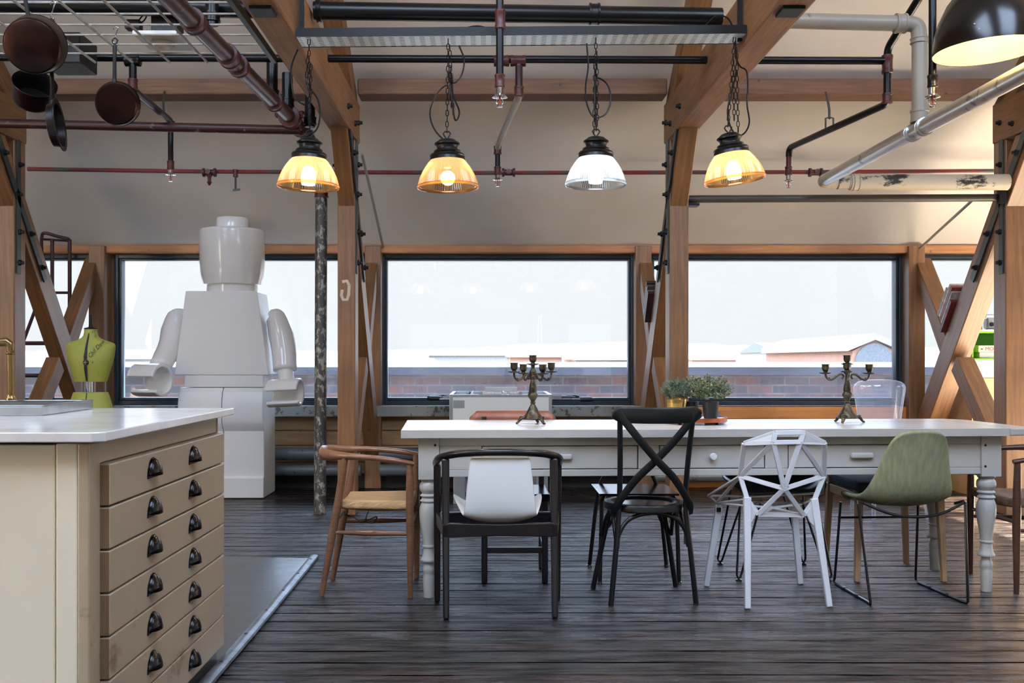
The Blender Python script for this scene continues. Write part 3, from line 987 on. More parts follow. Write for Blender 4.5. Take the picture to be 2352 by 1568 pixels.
t = pipe_thing('red_cross_pipe', (-2.3, 6.5, 2.62), 'dark red horizontal pipe behind the hanging pans')
run(t, 'pipe_run', M['red_pipe'], [W(-54, 282, 6.5), W(688, 299, 6.52)], .031, 16)
t = pipe_thing('tall_pipe', (-1.216, 7.167, 0), 'tall flaking grey and red pipe standing on the floor beside the painted post')
run(t, 'pipe_run', M['mott_pipe'], [(-1.216, 7.167, 0), (-1.206, 7.167, 2.42)], .043, 18)
collar(t, 'coupling', M['red_fit'], (-1.206, 7.167, 2.30), (0, 0, 1), .052, .06)
# heating pipes low on the wall
for z, a, b, r, lab in ((.305, -3.26, 1.26, .055, 'upper grey flaking heating pipe low on the window wall'), (.165, -3.26, 1.26, .05, 'lower grey flaking heating pipe just above the skirting')):
    t = pipe_thing('heating_pipe', (a, 8.52, z), lab, group='heating pipes on the window wall')
    run(t, 'pipe_run', M['heat_pipe'], [(a, 8.495, z), (-1.09, 8.495, z)], r, 16)
    run(t, 'pipe_run', M['heat_pipe'], [(-.93, 8.495, z), (b, 8.495, z)], r, 16)
    for x in (-2.6, -1.6, -.4, .6):
        MB().bar((x, 8.655, z), (x, 8.47, z), .03, .03).build('bracket', M['bolt'], t, world=True, smooth=0)
t = pipe_thing('heating_pipe', (1.4, 8.5, .1), 'silvery heating pipe on the wall behind the white openwork chair')
run(t, 'pipe_run', M['silver_pipe'], [(1.41, 8.5, .115), (3.9, 8.5, .115)], .05, 16)

# ================================================================ CABLE TRAY AND PENDANTS
t = thing('cable_tray', (.16, 4.9, 2.68), 'long perforated metal cable tray carrying the four pendant lamps', 'cable tray')
x0, x1 = -.934, 1.266
y0_, y1_ = 4.82, 4.98
tz_ = lambda x: 2.668 + (x - x0) * .018
def tray_strip(ya, yb, za, zb):
    return MB().hexa([(x0, ya, tz_(x0) + za), (x1, ya + .07, tz_(x1) + za), (x1, yb + .07, tz_(x1) + za), (x0, yb, tz_(x0) + za)],
                     [(x0, ya, tz_(x0) + zb), (x1, ya + .07, tz_(x1) + zb), (x1, yb + .07, tz_(x1) + zb), (x0, yb, tz_(x0) + zb)])
tray_strip(y0_, y1_, 0, .004).build('tray_floor', tray_mat(), t, world=True, smooth=0)
tray_strip(y0_ - .004, y0_, -.002, .04).build('tray_side', M['iron'], t, world=True, smooth=0)
tray_strip(y1_, y1_ + .004, -.002, .04).build('tray_side', M['iron'], t, world=True, smooth=0)
MB().box(1.24, 1.262, 4.96, 4.975, 2.69, 3.6).build('hanger_rod', M['iron'], t, world=True, smooth=0)
MB().box(-.93, -.91, 4.89, 4.905, 2.67, 3.6).build('hanger_rod', M['iron'], t, world=True, smooth=0)
c = MB()
c.sweep(smooth_path([(-.2, 4.92, 2.69), (-.13, 4.9, 2.73), (-.05, 4.9, 2.745), (.02, 4.91, 2.725), (.06, 4.92, 2.69)]), .004, 6)
c.sweep(smooth_path([(.7, 4.93, 2.70), (.9, 4.94, 2.735), (1.05, 4.94, 2.75), (1.12, 4.92, 2.80), (1.18, 4.92, 2.79), (1.22, 4.93, 2.72)]), .004, 6)
c.build('cable', M['iron'], t, world=True)


def shade_mat(name, rgb, tr, em=None):
    t = NT(name)
    v = t.coords()
    df = t.n('ShaderNodeBsdfTranslucent')
    df.inputs['Color'].default_value = srgb(*rgb)
    tp = t.n('ShaderNodeBsdfTransparent')
    tp.inputs['Color'].default_value = srgb(*tr)
    gl = t.n('ShaderNodeBsdfGlossy')
    gl.inputs['Roughness'].default_value = .08
    m1 = t.n('ShaderNodeMixShader')
    m1.inputs['Fac'].default_value = .55
    t.l(df.outputs[0], m1.inputs[1])
    t.l(tp.outputs[0], m1.inputs[2])
    fr = t.n('ShaderNodeFresnel')
    fr.inputs['IOR'].default_value = 1.45
    m2 = t.n('ShaderNodeMixShader')
    t.l(fr.outputs[0], m2.inputs['Fac'])
    t.l(m1.outputs[0], m2.inputs[1])
    t.l(gl.outputs[0], m2.inputs[2])
    t.l(m2.outputs[0], t.out.inputs['Surface'])
    return t.m


SH_A = shade_mat('amber_ribbed_glass', (255, 222, 176), (255, 204, 128))
SH_W = shade_mat('clear_ribbed_glass', (240, 246, 248), (240, 246, 248))
BULB = emit('warm_lit_bulb', (255, 228, 190), 24)
BULB_W = emit('cool_lit_bulb', (244, 248, 255), 20)


def ribbed(prof, n):
    """lathe whose radius ripples round the axis, thick glass"""
    m = MB()
    for r, z in prof:
        pass
    k_ = n * 2
    vs = []
    for r, z in prof:
        for k in range(k_):
            a = 2 * PI * k / k_
            rr = r * (1.014 if k % 2 else .986)
            vs.append((rr * math.cos(a), rr * math.sin(a), z))
    fs = [(i * k_ + k, i * k_ + (k + 1) % k_, (i + 1) * k_ + (k + 1) % k_, (i + 1) * k_ + k) for i in range(len(prof) - 1) for k in range(k_)]
    return m.add(vs, fs)


def chain(m, a, b, wob=0.0):
    a, b = Vector(a), Vector(b)
    L = (b - a).length
    n = max(2, int(L / .027))
    d = (b - a).normalized()
    s0 = d.cross(Vector((0, 1, 0))).normalized()
    s1 = d.cross(s0)
    for i in range(n):
        c = a.lerp(b, (i + .5) / n) + s0 * wob * math.sin(i * .7)
        s = s0 if i % 2 else s1
        q = .017
        pts = [c - d * q + s * .0, c - d * q * .6 + s * .0065, c + d * q * .6 + s * .0065, c + d * q, c + d * q * .6 - s * .0065, c - d * q * .6 - s * .0065]
        m.sweep(pts, .0021, 4, closed=True, ref=tuple(d.cross(s)))
    return m


def pendant(px, py_rim, d, label, warm, tilt, chains, cords, power):
    rim = W(px, py_rim, d)
    t = thing('pendant_lamp', rim, label, 'pendant lamp', group='pendant lamps under the cable tray')
    T = Matrix.Rotation(tilt, 4, 'Y')
    Z0 = lambda z: z
    outer = [(.079, .135), (.092, .122), (.108, .10), (.122, .076), (.134, .050), (.143, .022), (.147, .006)]
    ribbed(outer, 84).move(T).build('lamp_shade', SH_A if warm else SH_W, t, smooth=50)
    MB().lathe([(.143, .008), (.150, .008), (.152, .003), (.150, -.005), (.143, -.006), (.141, .001), (.143, .008)], n=64, cap=False).move(T).build('rim', SH_A if warm else SH_W, t)
    MB().lathe([(.0, .236), (.022, .236), (.040, .231), (.050, .222), (.062, .214), (.062, .208), (.053, .202), (.049, .192), (.050, .184), (.064, .178), (.067, .172),
                (.064, .167), (.082, .160), (.087, .152), (.084, .146), (.086, .138), (.087, .131), (.078, .130), (.05, .14), (.0, .14)], n=32).move(T).build('lamp_cap', M['lampcap'], t, smooth=30)
    m = MB()
    m.sweep([V(-.018, 0, .262), V(-.01, 0, .272), V(.01, 0, .272), V(.018, 0, .262), V(.012, 0, .25), V(0, 0, .236), V(-.012, 0, .25)], .0038, 6, closed=True, ref=(0, 1, 0))
    m.move(T).build('ring', M['iron'], t)
    MB().lathe([(.0, .128), (.018, .128), (.018, .095), (.0, .095)], n=14).move(T).build('lamp_holder', M['shell_w'], t)
    if chains == 'globe':
        MB().ball((0, 0, .045), .036, 16).move(T).build('bulb', BULB, t)
    else:
        MB().lathe([(.0, .095), (.022, .092), (.034, .07), (.036, .03), (.032, .008), (.0, .004)], n=18).move(T).build('bulb', BULB if warm else BULB_W, t)
    top = T @ V(0, 0, .268)
    zt = 2.668 + (rim.x - x0) * .018 - rim.z
    ch = MB()
    chain(ch, top, V(cords['top'], .02, zt))
    for (ax, az, bx, bz) in cords.get('extra', ()):
        chain(ch, V(ax, .015, az), V(bx, .015, bz))
    ch.build('chain', M['iron'], t, smooth=60)
    cb = MB()
    cb.sweep(smooth_path([V(x, .01 + .01 * math.sin(i), z) for i, (x, z) in enumerate(cords['cord'])], 5), .0042, 6)
    cb.build('cord', M['iron'], t, smooth=60)
    L = bpy.data.lights.new('pendant_light', 'SPOT')
    L.spot_size = math.radians(165)
    L.spot_blend = .6
    L.energy = power
    L.color = (1, .84, .60) if warm else (.93, .97, 1)
    L.shadow_soft_size = .03
    lo = bpy.data.objects.new('pendant_light', L)
    lo.location = T @ V(0, 0, -.004)
    lo.parent = t
    COL.objects.link(lo)


def cordpx(px, py_rim, d, pts):
    return [((a - px) * d / F, (py_rim - b) * d / F) for a, b in pts]

PW = 9
pendant(708, 428, 4.84, 'first amber ribbed glass pendant, hanging in front of the big red pipe joint', True, .03, '', dict(top=0, extra=[(-.012, .5, -.004, .66), (.008, .42, .01, .6)],
        cord=cordpx(708, 428, 4.84, [(683, 112), (668, 150), (668, 190), (676, 222), (700, 240), (714, 225), (702, 180), (710, 200), (728, 225), (734, 260), (728, 295), (708, 312), (690, 318)])), PW)
pendant(1029, 430, 4.87, 'amber ribbed glass pendant with a round bulb showing below its rim', True, -.02, 'globe', dict(top=0, extra=[(.018, .40, .008, .70), (.024, .36, .01, .60)],
        cord=cordpx(1029, 430, 4.87, [(1054, 103), (1066, 135), (1060, 170), (1046, 188), (1032, 185), (1030, 168), (1038, 172), (1040, 215), (1054, 250), (1052, 270), (1044, 272), (1038, 225), (1030, 196), (1010, 205), (990, 240), (988, 270), (1000, 300), (1024, 326)])), PW)
pendant(1368, 424, 4.9, 'clear ribbed glass pendant, the only white lit one of the row', False, .01, '', dict(top=.003, extra=[(.01, .29, .008, .66), (-.006, .26, -.002, .6)],
        cord=cordpx(1368, 424, 4.9, [(1348, 98), (1352, 150), (1346, 195), (1348, 235), (1360, 265), (1374, 270), (1394, 258), (1404, 225), (1398, 195), (1382, 180), (1368, 185), (1366, 240), (1370, 300)])), PW)
pendant(1688, 414, 4.93, 'tilted amber ribbed glass pendant hanging at the end of the tray', True, -.13, '', dict(top=.003, extra=[(.02, .24, .012, .66), (.0, .3, -.004, .6)],
        cord=cordpx(1688, 414, 4.93, [(1690, 92), (1694, 130), (1702, 150), (1716, 162), (1718, 200), (1716, 240), (1722, 280), (1712, 304), (1694, 308), (1678, 285), (1672, 250), (1684, 200), (1692, 160)])), PW)

# big black dome
c = W(2268, 118, 4.45)
t = thing('dome_lamp', c, 'large glossy black dome lamp with a cream inside, hanging over the table end', 'pendant lamp')
T = Matrix.Rotation(-.035, 4, 'Y')
o = MB().lathe([(.228, 0), (.226, .03), (.216, .09), (.196, .15), (.16, .22), (.115, .275), (.07, .305), (.03, .315), (0, .316)], n=56).move(T)
o = MB().lathe([(.228, 0), (.227, .03), (.217, .09), (.197, .15), (.161, .22), (.116, .275), (.07, .305), (.03, .315), (0, .316)], n=56, cap=False).move(T).build('lamp_shade', plain('glossy_black_enamel', (10, 10, 11), .22, 0), t, smooth=180)
MB().lathe([(.226, .001), (.223, .03), (.213, .088), (.193, .147), (.157, .216), (.112, .27), (.06, .298), (0, .30)], n=56, cap=False).move(T).build('shade_lining', plain('cream_enamel', (248, 228, 172), .35), t, smooth=180)
MB().lathe([(.0, .30), (.03, .30), (.03, .20), (.0, .20)], n=14).move(T).build('lamp_holder', M['iron'], t)
MB().ball((0, 0, .16), .045, 16).move(T).build('bulb', BULB, t)
MB().tube((0, 0, .31), (0, 0, 2.35), .006, 8).build('cord', M['iron'], t)
for ax in (-.6, -.68):
    MB().ball((.2225 * math.sin(ax), -.2225 * math.cos(ax), .045 - .03 * (ax + .6) * 10), .004, 6).move(T).build('vent_hole', M['paper'], t)
L = bpy.data.lights.new('dome_light', 'POINT')
L.energy = 2.6
L.color = (1, .86, .62)
L.shadow_soft_size = .04
lo = bpy.data.objects.new('dome_light', L)
lo.location = (0, 0, .1)
lo.parent = t
COL.objects.link(lo)

k_ = copy_tree(t)  # out-of-view copy added to brighten the drawer unit front
k_.location = (-2.35, .75, 2.42)
k_['label'] = 'added dome lamp out of view, brightening the cream drawer unit'

# ================================================================ POT RACK AND PANS
ZR = 2.735
t = thing('pot_rack', (-1.9, 4.6, ZR), 'pale wire grid pot rack hung over the cream drawer unit', 'rack')
m = MB()
for i in range(12):
    x = -1.545 - i * .205
    m.tube((x, 1.9, ZR), (x, 5.46, ZR), .0065, 8)
m.build('long_wires', M['rack'], t, world=True)
m = MB()
for j in range(24):
    y = 5.34 - j * .152
    m.tube((-3.34, y, ZR + .012), (-1.19, y, ZR + .012), .0055, 8)
m.build('cross_wires', M['rack'], t, world=True)
MB().box(-1.19, -1.165, 1.9, 5.46, ZR - .005, ZR + .035).build('edge_angle', M['steel'], t, world=True, smooth=0)


def hook(p, top, big=1):
    """S hook from the rack wire to p"""
    p, top = Vector(p), Vector(top)
    h = top - p
    return MB().sweep(smooth_path([p + V(.012, 0, .012), p + V(.006, 0, -.006), p + V(-.006, 0, 0), p + V(-.004, 0, .02), p.lerp(top, .5), top + V(.002, 0, -.02), top + V(.01, 0, .006), top + V(-.004, 0, .01), top + V(-.012, 0, -.006)], 4), .0026, 6)


def saucepan(name, c, rad, deep, aim, label, hp, handle_top, flip=1, dark='copper', lid=False):
    """aim: unit vector the outside of the base faces"""
    ax = Vector(aim).normalized()
    q = ax.to_track_quat('Z', 'Y').to_matrix().to_4x4()
    c = Vector(c)
    t = thing(name, c, label, 'pan', group='pans hanging from the rack')
    if lid:
        pr = [(0, .012), (rad * .7, .012), (rad * .8, .008), (rad * .84, -.02), (rad * .97, -.026), (rad, -.026), (rad, -.03), (rad * .82, -.028), (rad * .78, .002), (0, .006)]
    else:
        pr = [(0, 0), (rad * .86, 0), (rad * .92, -.006), (rad * .95, -.02), (rad, -deep), (rad * 1.02, -deep - .002), (rad * 1.0, -deep - .005), (rad * .975, -deep), (rad * .93, -.02), (rad * .88, -.006), (0, -.004)]
    MB().lathe(pr[:6], (0, 0, 0), 48, q, cap=False).build('pan_body', M[dark], t, smooth=40)
    MB().lathe(pr[5:], (0, 0, 0), 48, q, cap=False).build('pan_lining', M['pan_dark'], t, smooth=40)
    base = Vector(hp) - c
    ht = Vector(handle_top) - c
    m = MB()
    m.sweep(smooth_path([base, base.lerp(ht, .15) + V(0, .004, 0), base.lerp(ht, .6), ht], 4), lerp_list([(.013, .006), (.010, .005), (.009, .005), (.011, .004)], 4), 8, ref=(0, 1, 0))
    m.sweep([ht + V(-.009, 0, .012), ht + V(-.012, 0, .024), ht + V(0, 0, .036), ht + V(.012, 0, .024), ht + V(.009, 0, .012), ht + V(0, 0, .004)], .0045, 6, closed=True, ref=(0, 1, 0))
    m.build('pan_handle', M['iron'], t)
    return t


# frying-size copper pan hung by itself
p = W(266, 240, 4.76)
t = saucepan('copper_pan', p, .104, .06, (.18, -.93, -.3), 'copper saucepan hanging alone on a hook, base facing the room', W(262, 192, 4.77), W(264, 104, 4.77))
tag(hook(W(264, 98, 4.77), W(266, 66, 4.77)).build('s_hook', M['chrome']), 'small steel hook holding the lone copper saucepan', 'hook')
p = W(72, 106, 4.2)
t = saucepan('copper_pan', p, .122, .13, (.22, -.9, -.34), 'largest copper saucepan hanging from the wire rack', W(66, 50, 4.24), W(52, -40, 4.24))
am = V(-.42, .66, -.62).normalized()
p = W(80, 192, 4.55) + am * .1
t = saucepan('copper_pan', p, .096, .10, am, 'copper saucepan tipped to show its dark inside, hanging under the largest pan', W(60, 160, 4.58), W(48, 90, 4.6))
t.children[0]
p = W(122, 288, 4.4)
t = saucepan('pan_lid', p, .115, .02, (-.97, -.18, -.12), 'dark shallow pan lid hanging edge-on by a long thin wire handle', W(119, 228, 4.4), W(118, 62, 4.4), dark='pan_dark', lid=True)
tag(hook(W(118, 48, 4.4), W(122, 8, 4.4)).build('s_hook', M['chrome']), 'thin steel hook holding the edge-on pan lid', 'hook')

# things above the rack
t = thing('ceiling_speaker', W(375, 98, 5.3), 'small white square spotlight plate with a round ring, above the wire rack', 'spotlight')
MB().box(-.115, .115, -.14, .14, 0, .02).build('plate', M['white_box'], t, smooth=0, bevel=.003)
MB().lathe([(.055, 0), (.06, -.004), (.058, -.024), (.036, -.028), (.03, -.01), (0, -.008)], n=28).build('ring', M['white_box'], t)
MB().box(-.06, .08, -.02, .1, .05, .16).build('housing', M['black_box'], t, smooth=0, bevel=.006)
for q_ in ((-.05, .02), (.05, .02)):
    MB().box(q_[0] - .01, q_[0] + .01, .0, .08, .015, .06).build('bracket', M['black_box'], t, smooth=0)
m = MB()
m.sweep(smooth_path([V(.0, .02, .14), V(-.06, .0, .19), V(-.1, 0, .12), V(-.14, 0, .1), V(-.1, .02, .16), V(-.02, .02, .13)]), .004, 6)
m.build('cable', M['iron'], t)
MB().box(-.2, -.12, -.02, .04, .07, .12).build('connector', M['black_box'], t, smooth=0, bevel=.006)
tag(MB().box(-2.47, -2.24, 5.45, 5.7, 2.73, 2.90).build('equipment_box', M['black_box'], smooth=0, bevel=.008, origin=(-2.35, 5.55, 2.73)), 'black equipment box above the wire rack behind the hanging pans', 'box')
for x in (-1.9, -2.5):
    pass
# ================================================================ DRAWER UNIT, WORKTOP, SINK, TAP
CF, CB_, CR = 2.535, 3.745, -1.018   # front, back and drawer-side faces
t = thing('drawer_unit', (-1.6, 3.1, 0), 'cream drawer unit with seven chipped drawers and steel cup pulls', 'drawer unit')
body = MB()
body.box(-3.4, CR - .09, CF + .006, CB_, .03, .885)
body.build('carcass', M['cab_front'], t, world=True, smooth=0, bevel=.003)
MB().box(CR - .085, CR - .03, CF, CF + .05, .03, .889).build('corner_post', M['cab_front'], t, world=True, smooth=0, bevel=.004)
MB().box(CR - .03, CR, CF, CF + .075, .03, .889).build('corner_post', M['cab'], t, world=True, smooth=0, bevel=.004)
sd = MB()
sd.box(CR - .09, CR - .012, CF + .05, CB_, .03, .889)
sd.box(CR - .012, CR, CF + .07, CB_ - .03, .833, .889)
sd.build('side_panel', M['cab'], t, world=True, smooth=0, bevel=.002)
MB().box(CR - .02, CR - .002, CB_ - .022, CB_, .83, .889).build('end_strip', M['cab_wood'], t, world=True, smooth=0)
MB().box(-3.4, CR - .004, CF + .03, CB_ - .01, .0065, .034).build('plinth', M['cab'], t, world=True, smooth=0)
for k in range(7):
    zt = .829 - .1140 * k
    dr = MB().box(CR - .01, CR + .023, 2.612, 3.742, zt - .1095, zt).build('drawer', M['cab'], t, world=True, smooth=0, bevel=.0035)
    MB().box(CR - .006, CR + .0215, 2.6105, 2.6135, zt - .107, zt - .003).build('drawer_edge', M['cab_wood'], dr, world=True, smooth=0)
    for y in (2.945, 3.345):
        c = V(CR + .023, y, zt - .066)
        m = MB()
        rows = []
        for i in range(9):
            a = PI * i / 8
            row = []
            for j in range(6):
                b = PI / 2 * j / 5
                row.append(c + V(.028 * math.sin(a) * math.sin(b), .041 * math.cos(a), .05 * math.sin(a) * math.cos(b)))
            rows.append(row)
        m.grid(rows)
        h = m.build('cup_pull', M['cup'], dr, world=True, smooth=60, solid=.002)
        MB().prism([(c.y + .047 * math.cos(PI * i / 12) * (1 + .0), c.z - .008 + .060 * math.sin(PI * i / 12)) for i in range(13)], 'x', CR + .022, CR + .0255).build('back_plate', M['cup'], h, world=True, smooth=0)
wt = MB().prism([(-3.6, 2.495), (-.995, 2.495), (-.97, 2.52), (-.97, 3.79), (-3.6, 3.79)], 'z', .8945, .92)
tag(wt.build('worktop', M['marble'], smooth=0, bevel=.003, origin=(-2.2, 3.1, .8945)), 'pale marble worktop over the cream drawer unit', 'worktop')
# sink: shallow steel tray, set a little askew
t = thing('sink', (-1.82, 3.42, .92), 'shallow brushed steel sink standing on the marble worktop', 'sink', rz=.04)
ox, oy = .355, .28
m = MB()
m.box(-1.6, ox, -.175, -.165, 0, .032).box(ox - .01, ox, -.165, oy, 0, .032).box(-1.6, ox, oy - .01, oy, 0, .032)
m.box(-1.6, ox - .01, -.165, oy - .01, .0, .006)
m.build('basin', M['sinksteel'], t, smooth=0, bevel=.004)
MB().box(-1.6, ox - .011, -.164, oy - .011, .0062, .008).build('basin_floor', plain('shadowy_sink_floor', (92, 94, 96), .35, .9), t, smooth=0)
m = MB()
m.box(-1.6, ox + .002, -.177, -.163, .032, .035).box(ox - .016, ox + .002, -.163, oy - .05, .032, .035).box(-1.6, ox + .002, oy - .05, oy + .002, .032, .035)
m.build('rim', M['sinksteel'], t, smooth=0, bevel=.0015)
b = W(25, 925, 3.62)
b.z = .956
t = thing('tap', b, 'aged brass pipe tap with an elbow spout, standing behind the steel sink', 'tap')
MB().lathe([(.019, 0), (.019, .003), (.017, .010), (.013, .016), (.013, .022), (0, .023)], n=24).build('base', M['brass'], t)
MB().tube((0, 0, .02), (-.002, 0, .175), .0125, 18).build('riser', M['brass'], t)
MB().lathe([(.013, 0), (.0165, .003), (.0165, .008), (.014, .011), (.0155, .02), (.0155, .03)], (-.002, 0, .166), 18).build('collar', M['brass'], t)
MB().sweep([V(-.002, 0, .182), V(-.004, 0, .203), V(-.014, -.004, .212), V(-.05, -.012, .208)], [.015, .016, .016, .014], 16).build('elbow', M['brass'], t)
MB().lathe([(.0, -.004), (.017, -.004), (.017, .004), (.0, .004)], (-.052, -.012, .207), 18, Matrix.Rotation(PI / 2, 4, 'Y')).build('collar', M['brass'], t)
MB().sweep(smooth_path([V(-.05, -.012, .207), V(-.2, -.05, .198), V(-.34, -.09, .19), V(-.37, -.1, .15)]), .0085, 12).build('spout', M['brass'], t)

# ================================================================ DINING TABLE
TH = math.radians(2.6)
ct, st_ = math.cos(TH), math.sin(TH)
T0 = W(985, 1375, 4.64)           # centre of the front left leg on the floor
T0.z = 0
def tp(u, v):                     # along / across the table from that leg
    return V(T0.x + u * ct - v * st_, T0.y + u * st_ + v * ct, 0)
t = thing('dining_table', tuple(T0), 'long white farmhouse table with turned legs and chipped paint', 'table', rz=TH)
LU, LV, TZ = 2.66, .50, .784
legp = [(.041, .553), (.040, .545), (.033, .537), (.041, .528), (.043, .520), (.044, .508), (.042, .497), (.034, .488), (.032, .482), (.041, .474), (.040, .470), (.031, .464), (.032, .459),
        (.041, .450), (.040, .446), (.033, .441), (.038, .430), (.0435, .412), (.0445, .39), (.043, .362), (.038, .325), (.031, .287), (.028, .262), (.0275, .244), (.031, .240), (.031, .234), (.026, .229),
        (.028, .205), (.032, .187), (.038, .178), (.0385, .173), (.037, .168), (.020, .162), (.022, .152), (.0275, .138), (.0285, .128), (.0275, .116), (.024, .107), (.027, .096), (.028, .085), (.0255, .045), (.024, 0)]
for u, v in ((0, 0), (LU, 0), (0, LV), (LU, LV)):
    m = MB()
    m.box(u - .0475, u + .0475, v - .0475, v + .0475, .552, TZ - .036)
    m.lathe(legp, (u, v, 0), 28)
    m.build('leg', M['table'], t, smooth=40)
ap = MB()
y0 = -.038
dr_x = [(.245, .975), (1.075, 1.575), (1.685, 2.385)]
# apron front built round the drawer openings
ap.box(.0475, LU - .0475, y0, y0 + .022, .705, TZ - .037)
ap.box(.0475, LU - .0475, y0, y0 + .022, .562, .594)
cur = .0475
for a, b in dr_x + [(LU - .0475, 0)]:
    ap.box(cur + .002, a, y0, y0 + .022, .594, .705)
    cur = b
ap.box(.0475, LU - .0475, LV + y0 + .055, LV + .04, .562, TZ - .037)
ap.box(-.04, -.018, .0475, LV - .0475, .562, TZ - .037)
ap.box(LU + .018, LU + .04, .0475, LV - .0475, .562, TZ - .037)
ap.build('apron', M['table'], t, smooth=0, bevel=.003)
MB().box(.06, LU - .06, y0 + .02, y0 + .03, .58, .72).build('drawer_gap', M['blackgap'], t, smooth=0)
for i, (a, b) in enumerate(dr_x):
    d = MB().box(a + .004, b - .004, y0 - .001, y0 + .02, .598, .702).build('drawer', M['table'], t, smooth=0, bevel=.002)
    c = (a + b) / 2
    if i == 1:
        MB().lathe([(.008, 0), (.008, .008), (.016, .014), (.018, .022), (.014, .03), (.0, .032)], (c, y0, .652), 18, Matrix.Rotation(PI / 2, 4, 'X')).build('drawer_knob', M['shell_w'], d)
    else:
        MB().box(c - .055, c + .055, y0 - .022, y0, .640, .668).build('drawer_pull', M['table'], d, smooth=0, bevel=.009, bseg=3)
for u, z in ((.03, .71), (.03, .60), (LU - .03, .60), (LU - .03, .70)):
    MB().lathe([(.006, 0), (.006, .001), (.0, .001)], (u, -.0478, z), 10, Matrix.Rotation(PI / 2, 4, 'X')).build('peg', M['blackgap'], t)
V0, V1 = -.098, .665
tb = MB()
nb = 5
for k in range(nb):
    a = V0 + (V1 - V0) * k / nb
    b = V0 + (V1 - V0) * (k + 1) / nb
    tb.box(-.125, LU + .058, a, b - .0008, TZ - .036, TZ)
tb.build('tabletop', M['table_top'], t, smooth=0, bevel=.002)
MB().box(-.126, LU + .058, V0 - .003, V0, TZ - .037, TZ - .001).build('front_edge', M['table'], t, smooth=0)
MB().prism([(LU + .060, V0 + .0), (LU + .185, V0 + .03), (LU + .20, V0 + .06), (LU + .20, V1 - .1), (LU + .13, V1), (LU + .060, V1)], 'z', TZ - .037, TZ - .001).build('breadboard_end', M['table'], t, smooth=0, bevel=.006)
MB().prism([(LU + .063, V0 + .004), (LU + .183, V0 + .034), (LU + .196, V0 + .064), (LU + .196, V1 - .102), (LU + .128, V1 - .004), (LU + .063, V1 - .004)], 'z', TZ - .002, TZ).build('end_top', M['table_top'], t, smooth=0)


# ================================================================ CANDELABRA
def candelabra(px, py, d, rz, label):
    p = W(px, py, d)
    t = thing('candelabra', (p.x, p.y, TZ), label, 'candelabra', rz=rz, group='bronze candelabra on the table')
    k = 1.0
    MB().lathe([(.0, .026), (.046, .022), (.052, .026), (.047, .036), (.036, .052), (.024, .074), (.015, .092), (.010, .100), (.014, .106), (.010, .112), (.016, .124), (.024, .136), (.026, .144), (.022, .152),
                (.017, .158), (.020, .164), (.017, .19), (.012, .21), (.010, .232), (.013, .238), (.010, .244), (.016, .252), (.018, .262), (.012, .27), (.008, .28), (.011, .29), (.007, .30), (.0, .302)], n=20).build('stem', M['bronze'], t)
    for a in (0, 2 * PI / 3, 4 * PI / 3):
        a += PI * .5
        m = MB()
        ca, sa = math.cos(a), math.sin(a)
        P = [V(r * ca, r * sa, z) for r, z in ((.03, .036), (.05, .03), (.064, .024), (.078, .006), (.086, .006))]
        m.sweep(smooth_path(P, 4), lerp_list([(.016, .012), (.014, .007), (.012, .008), (.006, .005), (.007, .005)], 4), 8)
        m.ball(V(.06 * ca, .06 * sa, .032), .009, 8)
        m.build('foot', M['bronze'], t)
    def cup(c, par):
        m = MB()
        m.lathe([(.0, 0), (.018, .002), (.03, .006), (.031, .009), (.012, .010), (.009, .014), (.015, .02), (.019, .032), (.018, .046), (.021, .052), (.014, .052), (.012, .03), (.0, .03)], c, 14)
        m.build('candle_cup', M['bronze'], par)
    cup((0, 0, .292), t)
    for i in range(4):
        a = PI / 4 + i * PI / 2
        ca, sa = math.cos(a), math.sin(a)
        P = [V(r * ca, r * sa, z) for r, z in ((.028, .224), (.020, .232), (.022, .244), (.034, .248), (.05, .238), (.066, .224), (.084, .218), (.098, .226), (.104, .24), (.105, .256))]
        ar = MB().sweep(smooth_path(P, 4), .0052, 8).build('arm', M['bronze'], t)
        MB().ball(V(.087 * ca, .087 * sa, .226), .005, 6).build('leaf_bud', M['bronze'], ar)
        cup((.105 * ca, .105 * sa, .254 - .008 * (i % 2)), t)


candelabra(1224, 973, 4.98, -.35, 'bronze five-cup candelabra nearest the table football game')
candelabra(1946, 966, 5.08, PI / 4 - .36, 'bronze five-cup candelabra in front of the clear plastic chair')

# ================================================================ PLANTS ON THE ROUND TRAY
d0 = 5.0
trx, try_ = (1596 - CX) * d0 / F, 5.0
t = thing('round_tray', (trx, try_, TZ), 'round white tray with copper rim on little feet, holding the potted plants', 'tray')
MB().lathe([(0, .016), (.155, .016), (.155, .03), (0, .03)], n=48).build('tray_board', M['tray_w'], t)
MB().lathe([(.155, .013), (.159, .013), (.159, .034), (.155, .034), (.155, .013)], n=48, cap=False).build('copper_rim', M['copper_rim'], t)
for a in (-.75, PI + .75, PI / 2):
    MB().lathe([(.0, 0), (.008, 0), (.009, .004), (.004, .007), (.008, .011), (.013, .016), (0, .016)], (.125 * math.cos(a), .125 * math.sin(a), 0), 14).build('foot', M['iron'], t)
ZT = TZ + .03


